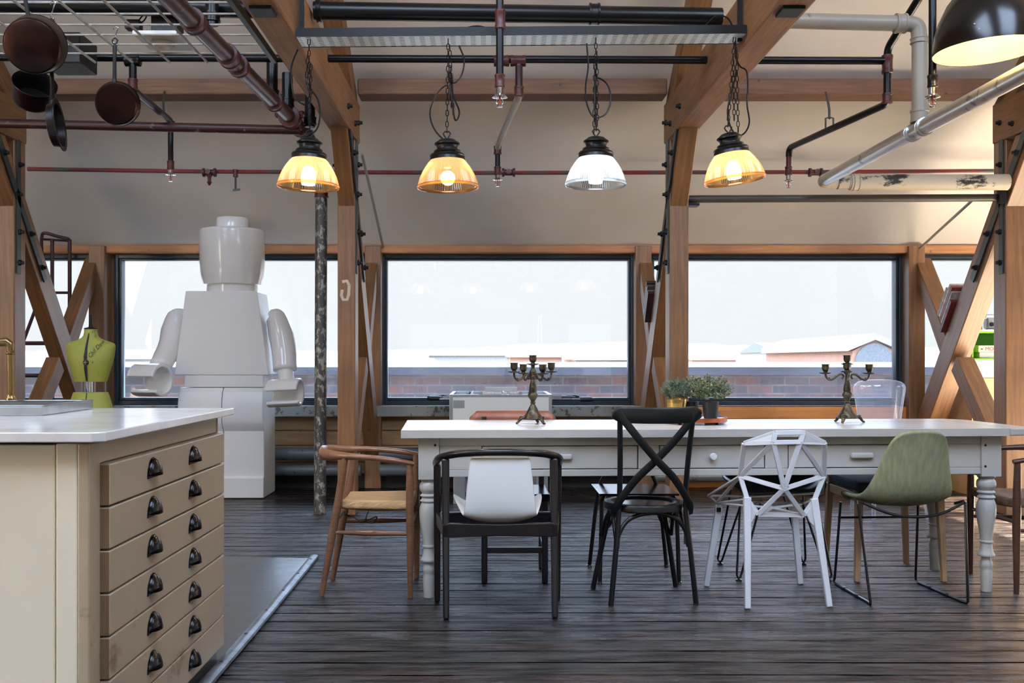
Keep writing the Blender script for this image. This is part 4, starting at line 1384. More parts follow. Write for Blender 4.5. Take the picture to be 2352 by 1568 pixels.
def plant(dx, dy, pot, potm, prad, ph, brad, bz, leafm, label, needle, squash=.8, seed=1):
    rr = random.Random(seed)
    t = thing('potted_plant', (trx + dx, try_ + dy, ZT), label, 'plant', group='small plants on the round tray')
    MB().lathe([(0, 0), (prad * .78, 0), (prad * .98, ph * .8), (prad * 1.0, ph * .8), (prad * 1.02, ph), (prad * .95, ph), (prad * .93, ph * .86), (0, ph * .86)], n=32).build(pot, potm, t, smooth=40)
    m = MB()
    m2 = MB()
    for i in range(230 if not needle else 260):
        # a stem from the pot to the ball surface
        z = rr.uniform(-.45, 1)
        a = rr.uniform(0, 2 * PI)
        s = math.sqrt(max(0, 1 - z * z))
        q = rr.uniform(.72, 1.04)
        tip = V(brad * s * math.cos(a) * q, brad * s * math.sin(a) * q, bz + brad * squash * z * q)
        base = V(rr.uniform(-1, 1) * prad * .4, rr.uniform(-1, 1) * prad * .4, ph * .9)
        base = base.lerp(tip, .45)
        dr = (tip - base).normalized()
        m2.sweep([base, tip], .0008, 3, caps=False)
        n = 9 if not needle else 8
        for k in range(n):
            u = .25 + .8 * k / n
            c = base.lerp(tip, u)
            out = (dr * (.5 if not needle else .35) + V(rr.gauss(0, 1), rr.gauss(0, 1), rr.gauss(0, .8)).normalized()).normalized()
            L = rr.uniform(.010, .016) if not needle else rr.uniform(.014, .024)
            wd = rr.uniform(.0024, .0036) if not needle else .0011
            sd_ = out.cross(V(rr.gauss(0, 1), rr.gauss(0, 1), rr.gauss(0, 1))).normalized() * wd
            m.add([c - sd_ * .4, c + out * L * .6 - sd_, c + out * L, c + out * L * .6 + sd_, c + sd_ * .4], [(0, 1, 2, 3, 4)])
    m.build('foliage', leafm, t, smooth=0)
    m2.build('stems', M['leaf'], t, smooth=0)


plant(-.097, -.01, 'gold_pot', M['gold'], .052, .094, .082, .142, M['leaf'], 'needle-leaved plant in a shiny gold pot on the round tray', True, .74, 3)
plant(-.005, .075, 'black_pot', M['blackpot'], .040, .078, .088, .142, M['leaf2'], 'leafy plant in a black pot at the back of the tray', False, .8, 5)
plant(.066, -.055, 'black_pot', M['blackpot'], .041, .082, .108, .142, M['leaf2'], 'fullest leafy plant in a black pot at the tray front', False, .68, 9)
cd = thing('blue_card', (trx + .118, try_ + .10, TZ), 'small blue dotted card standing behind the leafy potted plants', 'card')
m = MB().prism([(-.05, 0), (.06, 0), (-.012, .105)], 'y', -.003, .003)
m.build('card_sheet', M['blue'], cd, smooth=0)
# ================================================================ CHAIRS
def cmb(sym, f):
    for s in (-1, 1):
        f(s)


def arm_chair(loc, rz, label, wm, seatm, hw=.205):
    """low round-backed armchair, front towards +x"""
    t = thing('armchair', loc, label, 'chair', rz=rz)
    P = [V(.225, -hw - .005, .622), V(.12, -hw - .015, .64), V(-.02, -hw + .0, .652), V(-.14, -hw + .045, .655), V(-.215, -.09, .655), V(-.238, 0, .655)]
    P = P + [V(p.x, -p.y, p.z) for p in reversed(P[:-1])]
    rad = [(.014, .011), (.018, .013), (.019, .014), (.017, .020), (.014, .030), (.013, .034)]
    rad = rad + list(reversed(rad[:-1]))
    MB().sweep(smooth_path(P, 6), lerp_list(rad, 6), 12).build('armrest', wm, t, smooth=60)
    for s in (-1, 1):
        MB().sweep([V(.207, s * hw, 0), V(.207, s * hw, .3), V(.205, s * hw, .43), V(.203, s * (hw + .002), .625)], [.012, .0185, .019, .015], 12).build('front_leg', wm, t)
        MB().sweep([V(-.212, s * .162, 0), V(-.16, s * .160, .3), V(-.135, s * .165, .43), V(-.10, s * (hw - .025), .648)], [.012, .019, .0195, .015], 12).build('back_leg', wm, t)
        MB().sweep([V(-.158, s * .162, .295), V(.02, s * .185, .295), V(.207, s * hw, .295)], [.008, .0135, .008], 10).build('stretcher', wm, t)
    MB().sweep([V(-.155, -.16, .345), V(-.155, 0, .345), V(-.155, .16, .345)], [.008, .011, .008], 10).build('stretcher', M['chrome'] if wm is M['oak_arm'] else wm, t)
    MB().sweep([V(.205, -hw, .335), V(.205, 0, .335), V(.205, hw, .335)], [.008, .012, .008], 10).build('stretcher', wm, t)
    rows = []
    for i in range(9):
        u = i / 8
        x = -.125 + u * .335
        w = .150 + u * (hw - .160)
        row = []
        for j in range(9):
            v = -1 + j / 4
            row.append(V(x, v * w, .440 - .016 * (1 - v * v) * math.sin(PI * u) + .010 * (abs(v) ** 3)))
        rows.append(row)
    MB().grid(rows).build('seat', seatm, t, smooth=180, solid=.045, soff=-1, bevel=.012)
    return t


ch = arm_chair((-.572, 4.83, 0), 0, 'warm oak armchair with cord seat and curved rail, near the drawer unit', M['oak_arm'], M['rope'])
cordm = MB().sweep(smooth_path([V(.01, -.19, .40), V(.0, -.2, .36), V(.03, -.19, .345), V(.05, -.2, .375), V(-.02, -.19, .35), V(-.06, -.18, .37), V(-.1, -.15, .375)]), .003, 5)
cordm.build('tied_cord', M['iron'], ch)
arm_chair((2.70, 4.93, 0), PI, 'dark walnut armchair with brown woven seat at the sunlit table end', M['walnut'], M['weave'], .225)

# dark armchair with white shell
t = thing('armchair', (.043, 4.45, 0), 'ebonised armchair with a white plastic shell, its back to the room', 'chair', rz=.035)
P = [V(-.280, .105, .630), V(-.277, .03, .648), V(-.258, -.07, .675), V(-.19, -.145, .697), V(-.09, -.178, .706), V(0, -.184, .708)]
P = P + [V(-p.x, p.y, p.z) for p in reversed(P[:-1])]
MB().sweep(smooth_path(P, 6), (.017, .0165), 12).build('armrest', M['ebony'], t, smooth=60)
for s in (-1, 1):
    MB().bar((s * .232, -.205, 0), (s * .236, -.10, .672), .026, .028, (0, 1, 0), .034, .034).build('back_leg', M['ebony'], t, smooth=0, bevel=.007)
    MB().bar((s * .275, .112, 0), (s * .275, .09, .628), .026, .026, (0, 1, 0), .034, .034).build('front_leg', M['ebony'], t, smooth=0, bevel=.007)
    MB().bar((s * .236, -.17, .37), (s * .272, .10, .385), .022, .055).build('side_rail', M['ebony'], t, smooth=0, bevel=.004)
MB().prism([(-.235, .34), (0, .345), (.235, .34), (.235, .402), (.0, .396), (-.235, .402)], 'y', -.168, -.145).build('back_rail', M['ebony'], t, smooth=0, bevel=.004)
MB().box(-.268, .268, .085, .11, .35, .41).build('front_rail', M['ebony'], t, smooth=0, bevel=.004)
prof = [(-.168, .690, .131, 0), (-.172, .62, .138, 0), (-.177, .54, .147, 0), (-.176, .47, .154, 0), (-.165, .425, .158, .01), (-.135, .402, .164, .03), (-.09, .396, .178, .06), (-.03, .398, .19, .075), (.06, .405, .202, .08), (.15, .42, .205, .07), (.21, .425, .20, .05)]
rows = []
for y, z, w, c in prof:
    rows.append([V(w * (j / 6), y + (.012 * (j / 6) ** 2 if z > .43 else 0), z + c * abs(j / 6) ** 3) for j in range(-6, 7)])
MB().grid(rows).build('shell', M['shell_w'], t, smooth=180, solid=.010, sub=1)

# cross-back chair
t = thing('cross_back_chair', (.726, 4.66, 0), 'black metal cross-back chair with a ring seat, second from the table end', 'chair', rz=.11)
for s in (-1, 1):
    MB().sweep(smooth_path([V(s * .197, -.165, 0), V(s * .172, -.158, .25), V(s * .155, -.145, .44), V(s * .155, -.165, .60), V(s * .168, -.215, .865)], 5), .0125, 10).build('back_leg', M['blackmetal'], t)
    MB().sweep(smooth_path([V(s * .205, .175, 0), V(s * .165, .150, .22), V(s * .125, .12, .425)], 5), .0125, 10).build('front_leg', M['blackmetal'], t)
    MB().sweep([V(s * .135, .06, .425), V(s * .165, .10, .33), V(s * .175, .150, .26)], .008, 8).build('leg_brace', M['blackmetal'], t)
    MB().sweep([V(s * .08, .13, .425), V(s * .12, .14, .33), V(s * .165, .155, .26)], .008, 8).build('leg_brace', M['blackmetal'], t)
    arch = [V(s * .162, -.14 + .02, .26), V(s * .166, -.10, .33), V(s * .16, -.02, .405), V(s * .165, .08, .35), V(s * .17, .13, .26)]
    MB().sweep(smooth_path(arch, 5), .008, 8).build('side_hoop', M['blackmetal'], t)
MB().sweep(smooth_path([V(-.165, -.152, .255), V(-.155, -.15, .32), V(-.105, -.148, .385), V(0, -.145, .41), V(.105, -.148, .385), V(.155, -.15, .32), V(.165, -.152, .255)], 5), .010, 10).build('rear_hoop', M['blackmetal'], t)
MB().lathe([(.0, .432), (.13, .436), (.142, .444), (.165, .448), (.186, .446), (.19, .438), (.19, .418), (.18, .412), (.0, .412)], (0, -.01, 0), 48).build('seat_ring', M['blackmetal'], t)
MB().lathe([(.0, .434), (.10, .437), (.128, .4375), (.0, .4385)], (0, -.01, 0), 40).build('seat_pan', M['black_seat'], t)
cr = MB()
rows = []
for i in range(13):
    u = -1 + i / 6
    y = -.212 - .03 * (1 - u * u)
    e = .036 if abs(u) < .9 else .036 * math.sqrt(max(0.05, 1 - ((abs(u) - .9) / .1) ** 2 * .8))
    zc = .856 + .006 * (u * u)
    rows.append([V(u * .205, y, zc - e), V(u * .205, y - .002, zc), V(u * .205, y, zc + e)])
cr.grid(rows)
cr.build('crest_rail', M['blackmetal'], t, smooth=180, solid=.02, bevel=.006)
for s in (-1, 1):
    MB().sweep(smooth_path([V(-s * .188, -.235, .878), V(-s * .09, -.232 - .008 * s, .755), V(0, -.214 - .008 * s, .655), V(s * .09, -.192 - .004 * s, .565), V(s * .165, -.162, .455), V(s * .175, -.14, .40)], 5), (.0175, .004), 8, ref=(0, 1, 0)).build('cross_strap', M['blackmetal'], t, smooth=50)

# white openwork chair
t = thing('openwork_chair', (1.316, 4.66, 0), 'white cast metal openwork chair with a faceted web back', 'chair', rz=.03)
N = dict(TL=W(1780, 994, 4.36), TR=W(1845, 993, 4.37), UL=W(1709, 1018, 4.42), UR=W(1894, 1017, 4.44), ML=W(1700, 1093, 4.50), MR=W(1892, 1093, 4.52), C=W(1801, 1122, 4.40),
         BL=W(1741, 1181, 4.47), BR=W(1846, 1183, 4.50), JL=W(1716, 1146, 4.47), JR=W(1870, 1149, 4.50), iTL=W(1776, 1016, 4.355), iTR=W(1838, 1015, 4.365),
         WL=W(1627, 1138, 4.80), SL=W(1646, 1155, 4.84), SR=W(1846, 1156, 4.92), WR=W(1888, 1132, 4.90), SM=W(1745, 1152, 4.93), SC=W(1775, 1166, 4.68), FM=W(1735, 1140, 4.95))
bk = MB()
def web(m, a, b, w=.021, h=.014):
    p, q = N[a], N[b]
    m.bar(p, q, w, h, up=(0, -1, .15))
for a, b in [p.split('-') for p in 'TL-TR TL-UL TR-UR UL-ML UR-MR ML-JL MR-JR JL-BL JR-BR BL-BR C-ML C-MR C-BL C-BR C-iTL C-iTR ML-iTL MR-iTR iTL-iTR TL-iTL TR-iTR UL-iTL UR-iTR'.split()]:
    web(bk, a, b)
def gus(m, a, b, c, k=.4):
    """a solid web corner"""
    p, q, r = N[a], N[a].lerp(N[b], k), N[a].lerp(N[c], k)
    o = V(0, .008, 0)
    m.add([p - o, q - o, r - o, p + o, q + o, r + o], [(0, 1, 2), (3, 5, 4), (0, 3, 4, 1), (1, 4, 5, 2), (2, 5, 3, 0)])
for a, b, c in (('C', 'ML', 'BL'), ('C', 'BL', 'BR'), ('C', 'BR', 'MR'), ('C', 'MR', 'iTR'), ('C', 'iTR', 'iTL'), ('C', 'iTL', 'ML')):
    gus(bk, a, b, c, .13)
for a, b, c, k in (('UL', 'TL', 'iTL', .9), ('UR', 'TR', 'iTR', .9), ('JL', 'ML', 'BL', .35), ('JR', 'MR', 'BR', .35), ('BL', 'JL', 'BR', .12), ('BR', 'JR', 'BL', .12)):
    gus(bk, a, b, c, k)
bk.build('backrest', M['cast'], t, world=True, smooth=0, bevel=.004)
sm = MB()
for p in 'ML-WL WL-SL SL-JL WL-FM SL-SM SM-SR SR-JR MR-WR WR-SR SC-BL SC-BR SC-SL SC-SR SC-SM FM-WR ML-SL'.split():
    a, b = p.split('-')
    q, r = N[a], N[b]
    sm.bar(q, r, .016, .010)
sm.build('seat', M['cast'], t, world=True, smooth=0, bevel=.003)
for top, ft, w in (('JL', W(1717, 1397, 4.42), .034), ('JR', W(1905, 1393, 4.455), .034)):
    pt = N[top]
    ft.z = 0
    MB().bar(ft, pt.lerp(ft, -.02), .025, .022, (0, 1, 0), w, .026).build('leg', M['cast'], t, world=True, smooth=0, bevel=.004)
    gm = MB()
    b_ = N['BL' if top == 'JL' else 'BR']
    o = V(0, .01, 0)
    p1, p2, p3, p4 = pt, pt.lerp(b_, .85), b_.lerp(V(pt.x, pt.y, b_.z), .55) - V(0, 0, .03), V(pt.x, pt.y, pt.z - .12)
    gm.add([p1 - o, p2 - o, p3 - o, p4 - o, p1 + o, p2 + o, p3 + o, p4 + o], [(0, 1, 2, 3), (7, 6, 5, 4), (0, 4, 5, 1), (1, 5, 6, 2), (2, 6, 7, 3), (3, 7, 4, 0)])
    gm.build('leg_bracket', M['cast'], t, world=True, smooth=0, bevel=.003)
for tp_, ft in ((W(1652, 1160, 4.83), W(1622, 1345, 4.866)), (W(1823, 1160, 4.90), W(1838, 1340, 4.913))):
    ft.z = 0
    MB().bar(ft, tp_, .026, .022, (0, 1, 0), .033, .026).build('leg', M['cast'], t, world=True, smooth=0, bevel=.004)
MB().box(-.01, .01, -.012, .012, -.02, 0).move(Matrix.Translation(W(1650, 1165, 4.82))).build('leg_joint', M['iron'], t, world=True, smooth=0)


def shell_chair(t, prof, mat, mat2=None, th=.02, wrap=.05, nx=9):
    """prof rows: (y, z, half width, wrap forward, lift at the sides)"""
    def rows_of(pr):
        out = []
        for y, z, w, wf, lf in pr:
            out.append([V(w * math.sin(PI / 2 * j / nx) if False else w * j / nx, y + wf * (j / nx) ** 2, z + lf * abs(j / nx) ** 2.4) for j in range(-nx, nx + 1)])
        return out
    return MB().grid(rows_of(prof))


# green fabric shell chair on a sled base
t = thing('shell_chair', (1.925, 4.71, 0), 'sage green fabric shell chair on a thin black sled base', 'chair', rz=.06)
pr = [(-.272, .782, .085, .012, -.004), (-.268, .775, .115, .02, -.022), (-.262, .755, .132, .03, -.02), (-.25, .70, .150, .04, -.005), (-.236, .63, .166, .05, 0), (-.222, .56, .188, .06, 0), (-.205, .50, .208, .07, .004), (-.17, .455, .222, .07, .02), (-.12, .43, .228, .04, .035), (-.05, .418, .23, .015, .045), (.05, .42, .228, 0, .04), (.13, .43, .222, -.01, .025), (.19, .432, .20, -.03, .01), (.205, .425, .17, -.05, 0)]
g_ = shell_chair(t, pr, None)
so = g_.build('shell', M['green'], t, smooth=180, solid=.022, soff=1, sub=1)
seat_in = shell_chair(t, [(y + .006, z + .012, w * .97, a, b) for y, z, w, a, b in pr[7:]], None)
seat_in.build('seat_pad', M['teal'], t, smooth=180, solid=.008, soff=1, sub=1)
for s in (-1, 1):
    o = -.02 if s < 0 else -.0
    MB().sweep([V(s * .222, -.12, .44), V(s * .238 + o, -.165, .458), V(s * .24 + o, -.178, .450), V(s * .226, -.226, .012), V(s * .224, -.222, .006), V(s * .216, -.19, .006), V(s * .21, .2, .006), V(s * .209, .222, .010), V(s * .205, .218, .03), V(s * .195, .17, .41)], .0062, 8).build('sled_runner', M['blackmetal'], t)
    for y in (-.06, .09):
        MB().box(s * .212 - .01, s * .212 + .01, y - .016, y + .016, 0, .014).build('floor_glide', M['blackpot'], t, smooth=0, bevel=.004)
MB().sweep(smooth_path([V(-.235, -.175, .455), V(-.17, -.19, .425), V(-.09, -.20, .400), V(0, -.205, .393), V(.09, -.20, .400), V(.17, -.19, .425), V(.238, -.175, .455)], 5), .0066, 8).build('support_rod', M['blackmetal'], t)
MB().tube((-.2, .19, .33), (.2, .19, .33), .0052, 8).build('cross_rod', M['blackmetal'], t)

# chairs along the far side of the table ---------------------------------
t = thing('wooden_chair', (.128, 5.115, 0), 'wooden chair with a reddish curved back panel, beyond the nearest candelabra', 'chair')
for s in (-1, 1):
    MB().bar((s * .150, -.17, 0), (s * .150, -.17, .415), .030, .034, (0, 1, 0)).build('front_leg', M['ebony'], t, smooth=0, bevel=.004)
    MB().bar((s * .150, .17, 0), (s * .155, .26, .80), .028, .034, (0, 1, 0)).build('back_leg', M['ebony'], t, smooth=0, bevel=.004)
    MB().bar((s * .150, -.17, .16), (s * .150, .18, .16), .018, .028).build('stretcher', M['ebony'], t, smooth=0, bevel=.003)
MB().bar((-.15, -.17, .16), (.15, -.17, .16), .018, .030).build('stretcher', M['ebony'], t, smooth=0, bevel=.003)
MB().box(-.185, .178, -.20, .20, .405, .44).build('seat', M['black_seat'], t, smooth=0, bevel=.012, bseg=3)
rows = []
for i in range(13):
    u = -1 + i / 6
    e = 1 if abs(u) < .86 else math.sqrt(max(.0, 1 - ((abs(u) - .86) / .14) ** 2)) * .7 + .3
    rows.append([V(u * .232, .265 + .03 * (1 - u * u), .778 - .05 * e), V(u * .232, .268 + .03 * (1 - u * u), .778), V(u * .232, .270 + .03 * (1 - u * u), .778 + .05 * e)])
MB().grid(rows).build('backrest', M['cherry'], t, smooth=180, solid=.014)

t = thing('stacking_chair', (.742, 5.10, 0), 'thin-legged black stacking chair beyond the cross-back chair', 'chair')
for s in (-1, 1):
    MB().sweep(smooth_path([V(s * .195, -.19, .012), V(s * .185, -.185, .36), V(s * .18, -.18, .41), V(s * .168, -.15, .428), V(s * .15, -.02, .43), V(s * .15, .1, .43)], 4), .0105, 10).build('front_leg', M['blackmetal'], t)
    MB().sweep(smooth_path([V(s * .205, .215, .012), V(s * .16, .20, .40), V(s * .105, .22, .55), V(s * .10, .315, .745)], 4), .0105, 10).build('back_leg', M['blackmetal'], t)
    for y, x in ((-.19, .195), (.215, .205)):
        MB().lathe([(0, 0), (.012, 0), (.013, .012), (.0, .014)], (s * x, y, 0), 10).build('clear_foot', M['chrome'], t)
MB().box(-.20, .195, -.21, .19, .436, .446).build('seat', M['black_seat'], t, smooth=0, bevel=.004)
MB().box(-.17, .17, .300, .310, .64, .75).build('backrest', M['black_seat'], t, smooth=0, bevel=.004)

t = thing('hairpin_chair', (1.475, 5.18, 0), 'dark leather shell chair on black hairpin legs, beyond the white openwork chair', 'chair', rz=PI)
pr = [(-.25, .745, .17, .02, 0), (-.24, .69, .20, .05, 0), (-.22, .60, .225, .07, 0), (-.19, .51, .245, .08, .01), (-.13, .445, .255, .06, .04), (-.05, .42, .258, .03, .06), (.05, .415, .258, .01, .06), (.14, .422, .25, -.01, .045), (.20, .43, .225, -.03, .02), (.215, .42, .19, -.05, 0)]
shell_chair(t, pr, None).build('shell', M['leather'], t, smooth=180, solid=.03, soff=1, sub=1)
for sx in (-1, 1):
    for sy in (-1, 1):
        f = V(sx * .225, sy * .20, .03)
        MB().sweep([V(sx * .10, sy * .16, .40), f + V(-sx * .012, 0, .0), f + V(-sx * .006, 0, -.014), f + V(sx * .006, sy * .004, -.014), f + V(sx * .012, sy * .006, 0), V(sx * .19, sy * .10, .42)], .0058, 8).build('hairpin_leg', M['blackmetal'], t)
        MB().lathe([(0, 0), (.017, 0), (.015, .007), (.005, .01), (.005, .018)], (f.x, f.y, 0), 12).build('glide', M['blackmetal'], t)

t = thing('oak_chair', (2.05, 5.185, 0), 'pale oak chair with a slate blue cushion, partly behind the green chair', 'chair')
for s in (-1, 1):
    MB().bar((s * .217, -.225, 0), (s * .20, -.21, .43), .024, .028, (0, 1, 0), .036, .036).build('front_leg', M['oak'], t, smooth=0, bevel=.003)
    MB().bar((s * .219, .228, 0), (s * .20, .215, .44), .024, .028, (0, 1, 0), .034, .036).build('back_leg', M['oak'], t, smooth=0, bevel=.003)
    MB().bar((s * .20, .20, .44), (s * .19, .30, .745), .032, .03, (0, 1, 0), .026, .024).build('back_post', M['oak'], t, smooth=0, bevel=.003)
    MB().bar((s * .20, -.21, .415), (s * .20, .215, .415), .022, .045).build('side_rail', M['oak'], t, smooth=0, bevel=.003)
MB().bar((-.2, -.21, .415), (.2, -.21, .415), .022, .045).build('front_rail', M['oak'], t, smooth=0, bevel=.003)
MB().bar((-.19, .295, .70), (.19, .295, .70), .02, .08).build('backrest', M['oak'], t, smooth=0, bevel=.004)
MB().box(-.205, .205, -.215, .20, .438, .49).build('cushion', M['denim'], t, smooth=0, bevel=.018, bseg=3)

# clear plastic chair by the window
t = thing('clear_chair', W(2020, 1100, 7.3).xy.to_3d(), 'clear see-through plastic chair standing by the sunlit window', 'chair')
def clear_mat():
    t = NT('clear_blue_plastic')
    tr = t.n('ShaderNodeBsdfTransparent')
    tr.inputs['Color'].default_value = (.93, .95, .99, 1)
    tl = t.n('ShaderNodeBsdfTranslucent')
    tl.inputs['Color'].default_value = (.78, .85, .98, 1)
    lw = t.n('ShaderNodeLayerWeight')
    lw.inputs['Blend'].default_value = .35
    m1 = t.n('ShaderNodeMixShader')
    t.l(t.math('MULTIPLY_ADD', t.math('POWER', lw.outputs['Facing'], 2.0), .75, .10), m1.inputs['Fac'])
    t.l(tr.outputs[0], m1.inputs[1])
    t.l(tl.outputs[0], m1.inputs[2])
    gl = t.n('ShaderNodeBsdfGlossy')
    gl.inputs['Roughness'].default_value = .05
    m2 = t.n('ShaderNodeMixShader')
    m2.inputs['Fac'].default_value = .07
    t.l(m1.outputs[0], m2.inputs[1])
    t.l(gl.outputs[0], m2.inputs[2])
    t.l(m2.outputs[0], t.out.inputs['Surface'])
    return t.m


CLEAR = clear_mat()
prof = [(.132, .44), (.138, .52), (.150, .62), (.163, .72), (.178, .82), (.188, .88), (.189, .905), (.180, .928), (.155, .946), (.115, .957), (.06, .963), (.0, .965)]
MB().lathe(prof, (0, 0, 0), 40, sy=.55, cap=False).build('backrest', CLEAR, t, smooth=180)
MB().loft([(0, -.2, .42, .2, .2), (0, -.2, .45, .21, .21)], 28, 3).build('seat', CLEAR, t)
for sx in (-1, 1):
    for sy, y in ((-1, -.38), (1, .04)):
        MB().tube((sx * .19, y, 0), (sx * .15, y * .8, .425), .013, 10, .018).build('leg', CLEAR, t)
# ================================================================ WHITE FIGURE
d = 7.95
k = d / F
def sx(px):
    return (px - CX) * k
def sz(py):
    return H - (py - HY) * k
t = thing('figure_statue', (sx(512), 8.15, 0), 'giant plain white blocky toy figure statue with cylindrical head and clamp hands', 'statue')
g = M['white_gloss']
hx, hy = sx(523) - .02, 8.17
MB().lathe([(.0, 1.715), (.215, 1.715), (.232, 1.722), (.252, 1.80), (.262, 1.90), (.262, 2.15), (.259, 2.163), (.250, 2.17), (.0, 2.172)], (hx, hy, 0), 56).build('head', g, t, world=True, smooth=40)
MB().lathe([(.0, 2.17), (.128, 2.17), (.128, 2.26), (.122, 2.268), (.0, 2.269)], (hx, hy, 0), 40).build('head_stud', g, t, world=True, smooth=40)
MB().lathe([(.0, 1.64), (.205, 1.64), (.205, 1.716), (.0, 1.716)], (hx, hy, 0), 40).build('neck', g, t, world=True, smooth=40)
y0, y1 = d, d + .36
zt, zb = sz(668), sz(861)
MB().hexa([(sx(400), y0, zb), (sx(617), y0, zb), (sx(617), y1, zb), (sx(400), y1, zb)], [(sx(426), y0, zt), (sx(590), y0, zt), (sx(590), y1, zt), (sx(426), y1, zt)]).build('torso', M['white_matt'], t, world=True, smooth=0, bevel=.008)
MB().box(sx(423), sx(604), y0 + .01, y1, sz(889), zb).build('hips', M['white_matt'], t, world=True, smooth=0, bevel=.006)
for a, b in ((412, 511.5), (513, 606)):
    zz = lambda py: sz(py)
    pl = [(d + .02, zz(890)), (d - .02, zz(900)), (d - .045, zz(925)), (d - .045, zz(965)), (d - .035, zz(974)), (d + .01, zz(990)), (d + .01, zz(1094)), (d - .014, zz(1097)), (d - .014, 0.004), (d + .42, .004), (d + .42, zz(930)), (d + .38, zz(890))]
    MB().prism(pl, 'x', sx(a), sx(b)).build('leg', M['white_matt'], t, world=True, smooth=30, bevel=.006)
def sp(px, py, dd):
    return W(px, py, dd)
R_ = MB().sweep(smooth_path([sp(622, 715, 8.14), sp(634, 728, 8.13), sp(645, 765, 8.11), sp(652, 805, 8.09), sp(655, 850, 8.05)], 6), lerp_list([.03, .085, .102, .100, .095], 6), 24)
ar = R_.build('arm', g, t, world=True, smooth=180)
L_ = MB().sweep(smooth_path([sp(425, 714, 8.14), sp(408, 728, 8.12), sp(398, 760, 8.09), sp(390, 795, 8.02), sp(366, 845, 7.86)], 6), lerp_list([.03, .085, .098, .092, .085], 6), 24)
al = L_.build('arm', g, t, world=True, smooth=180)
def clamp(c, ax, length, r, par, rot, wrist):
    m = MB()
    n = 26
    th = .03
    ax = Vector(ax).normalized()
    rows = []
    a0, a1 = math.radians(-134 + rot), math.radians(168 + rot)
    pts = []
    for i in range(n + 1):
        a = a0 + (a1 - a0) * i / n
        pts.append((r * math.cos(a), r * math.sin(a)))
    for i in range(n, -1, -1):
        a = a0 + (a1 - a0) * i / n
        pts.append(((r - th) * math.cos(a), (r - th) * math.sin(a)))
    back = Vector((0, 0, 1)).cross(ax).normalized()
    if back.y < 0:
        back = -back
    up = Vector((0, 0, 1))
    N_ = n + 1
    vs = []
    for s in (-1, 1):
        for p in pts:
            vs.append(Vector(c) + ax * (s * length / 2) + back * p[0] + up * p[1])
    K = len(pts)
    fs = []
    for i in range(K):
        j = (i + 1) % K
        fs.append((i, j, K + j, K + i))
    for off in (0, K):
        for i in range(n):
            fs.append((off + i, off + i + 1, off + K - 2 - i, off + K - 1 - i))
    m.add(vs, fs)
    h = m.build('hand', g, par, world=True, smooth=40, bevel=.008)
    MB().tube(wrist, Vector(c) + back * (r - th) * .8 + up * r * .3, .06, 20, .062).build('wrist', g, h, world=True)
clamp(sp(345, 872, 7.72), (1, -.42, 0), .25, .128, al, 0, sp(370, 838, 7.88))
clamp(sp(654, 902, 7.93), (1, -.12, .05), .262, .112, ar, 0, sp(655, 842, 8.06))

# ================================================================ DRESS FORM
d = 6.6
kd = d / F
c = V((208.5 - CX) * kd, d, 0)
zf = lambda py: H - (py - HY) * kd
t = thing('dress_form', c, 'lime green adjustable dress form on a pole, in front of the dark ladder', 'dress form')
def secs(lst, ry=.62):
    return [(0 + (q[3] if len(q) > 3 else 0) * kd, 0, zf(q[0]), q[1] * kd, q[1] * kd * (q[2] if len(q) > 2 else ry)) for q in lst]
lo_ = secs([(755, 14.5, .9), (762, 14.5, .9), (770, 16, .85), (776, 21, .75), (781, 32, .6), (786, 48, .45), (789.5, 55, .42), (795, 56.5, .46), (805, 55.5, .52), (818, 53.5, .6), (832, 50, .68), (846, 45.5, .68), (860, 41, .66), (872, 37.5, .66), (876, 36.5, .66)])
MB().loft(list(reversed(lo_)), 48).build('bust', M['lime'], t, smooth=60)
MB().loft([(0, 0, zf(1005), 56 * kd, 40 * kd), (0, 0, zf(980), 57 * kd, 41 * kd), (0, 0, zf(950), 52.5 * kd, 36 * kd), (0, 0, zf(935), 49.5 * kd, 33 * kd), (0, 0, zf(918), 45 * kd, 29 * kd), (0, 0, zf(904), 40.5 * kd, 26 * kd), (0, 0, zf(900.5), 38.5 * kd, 25 * kd)], 48).build('hips', M['lime'], t, smooth=60)
MB().lathe([(0, 0), (.042, 0), (.043, .006), (.030, .009), (.014, .014), (.013, .03), (.0, .03)], (0, 0, zf(755.5)), 24).build('neck_plate', M['iron'], t)
MB().tube((0, 0, zf(752)), (0, 0, zf(722)), .0085, 12).build('neck_pole', M['iron'], t)
for x in (-24, -10, 13, 30):
    MB().tube((x * kd, -.02 if abs(x) < 20 else .03, zf(904)), (x * kd, -.02 if abs(x) < 20 else .03, zf(872)), .0055, 8).build('adjuster_rod', M['chrome'], t)
MB().tube((0, 0, .03), (0, 0, zf(872)), .016, 14).build('stand_pole', M['chrome'], t)
for i in range(3):
    a = .5 + i * 2 * PI / 3
    MB().sweep([V(0, 0, .10), V(.12 * math.cos(a), .12 * math.sin(a), .07), V(.25 * math.cos(a), .25 * math.sin(a), .012)], .012, 8).build('stand_foot', M['iron'], t)
fy = lambda py: -(22 if py < 790 else 33) * kd
gp = MB()
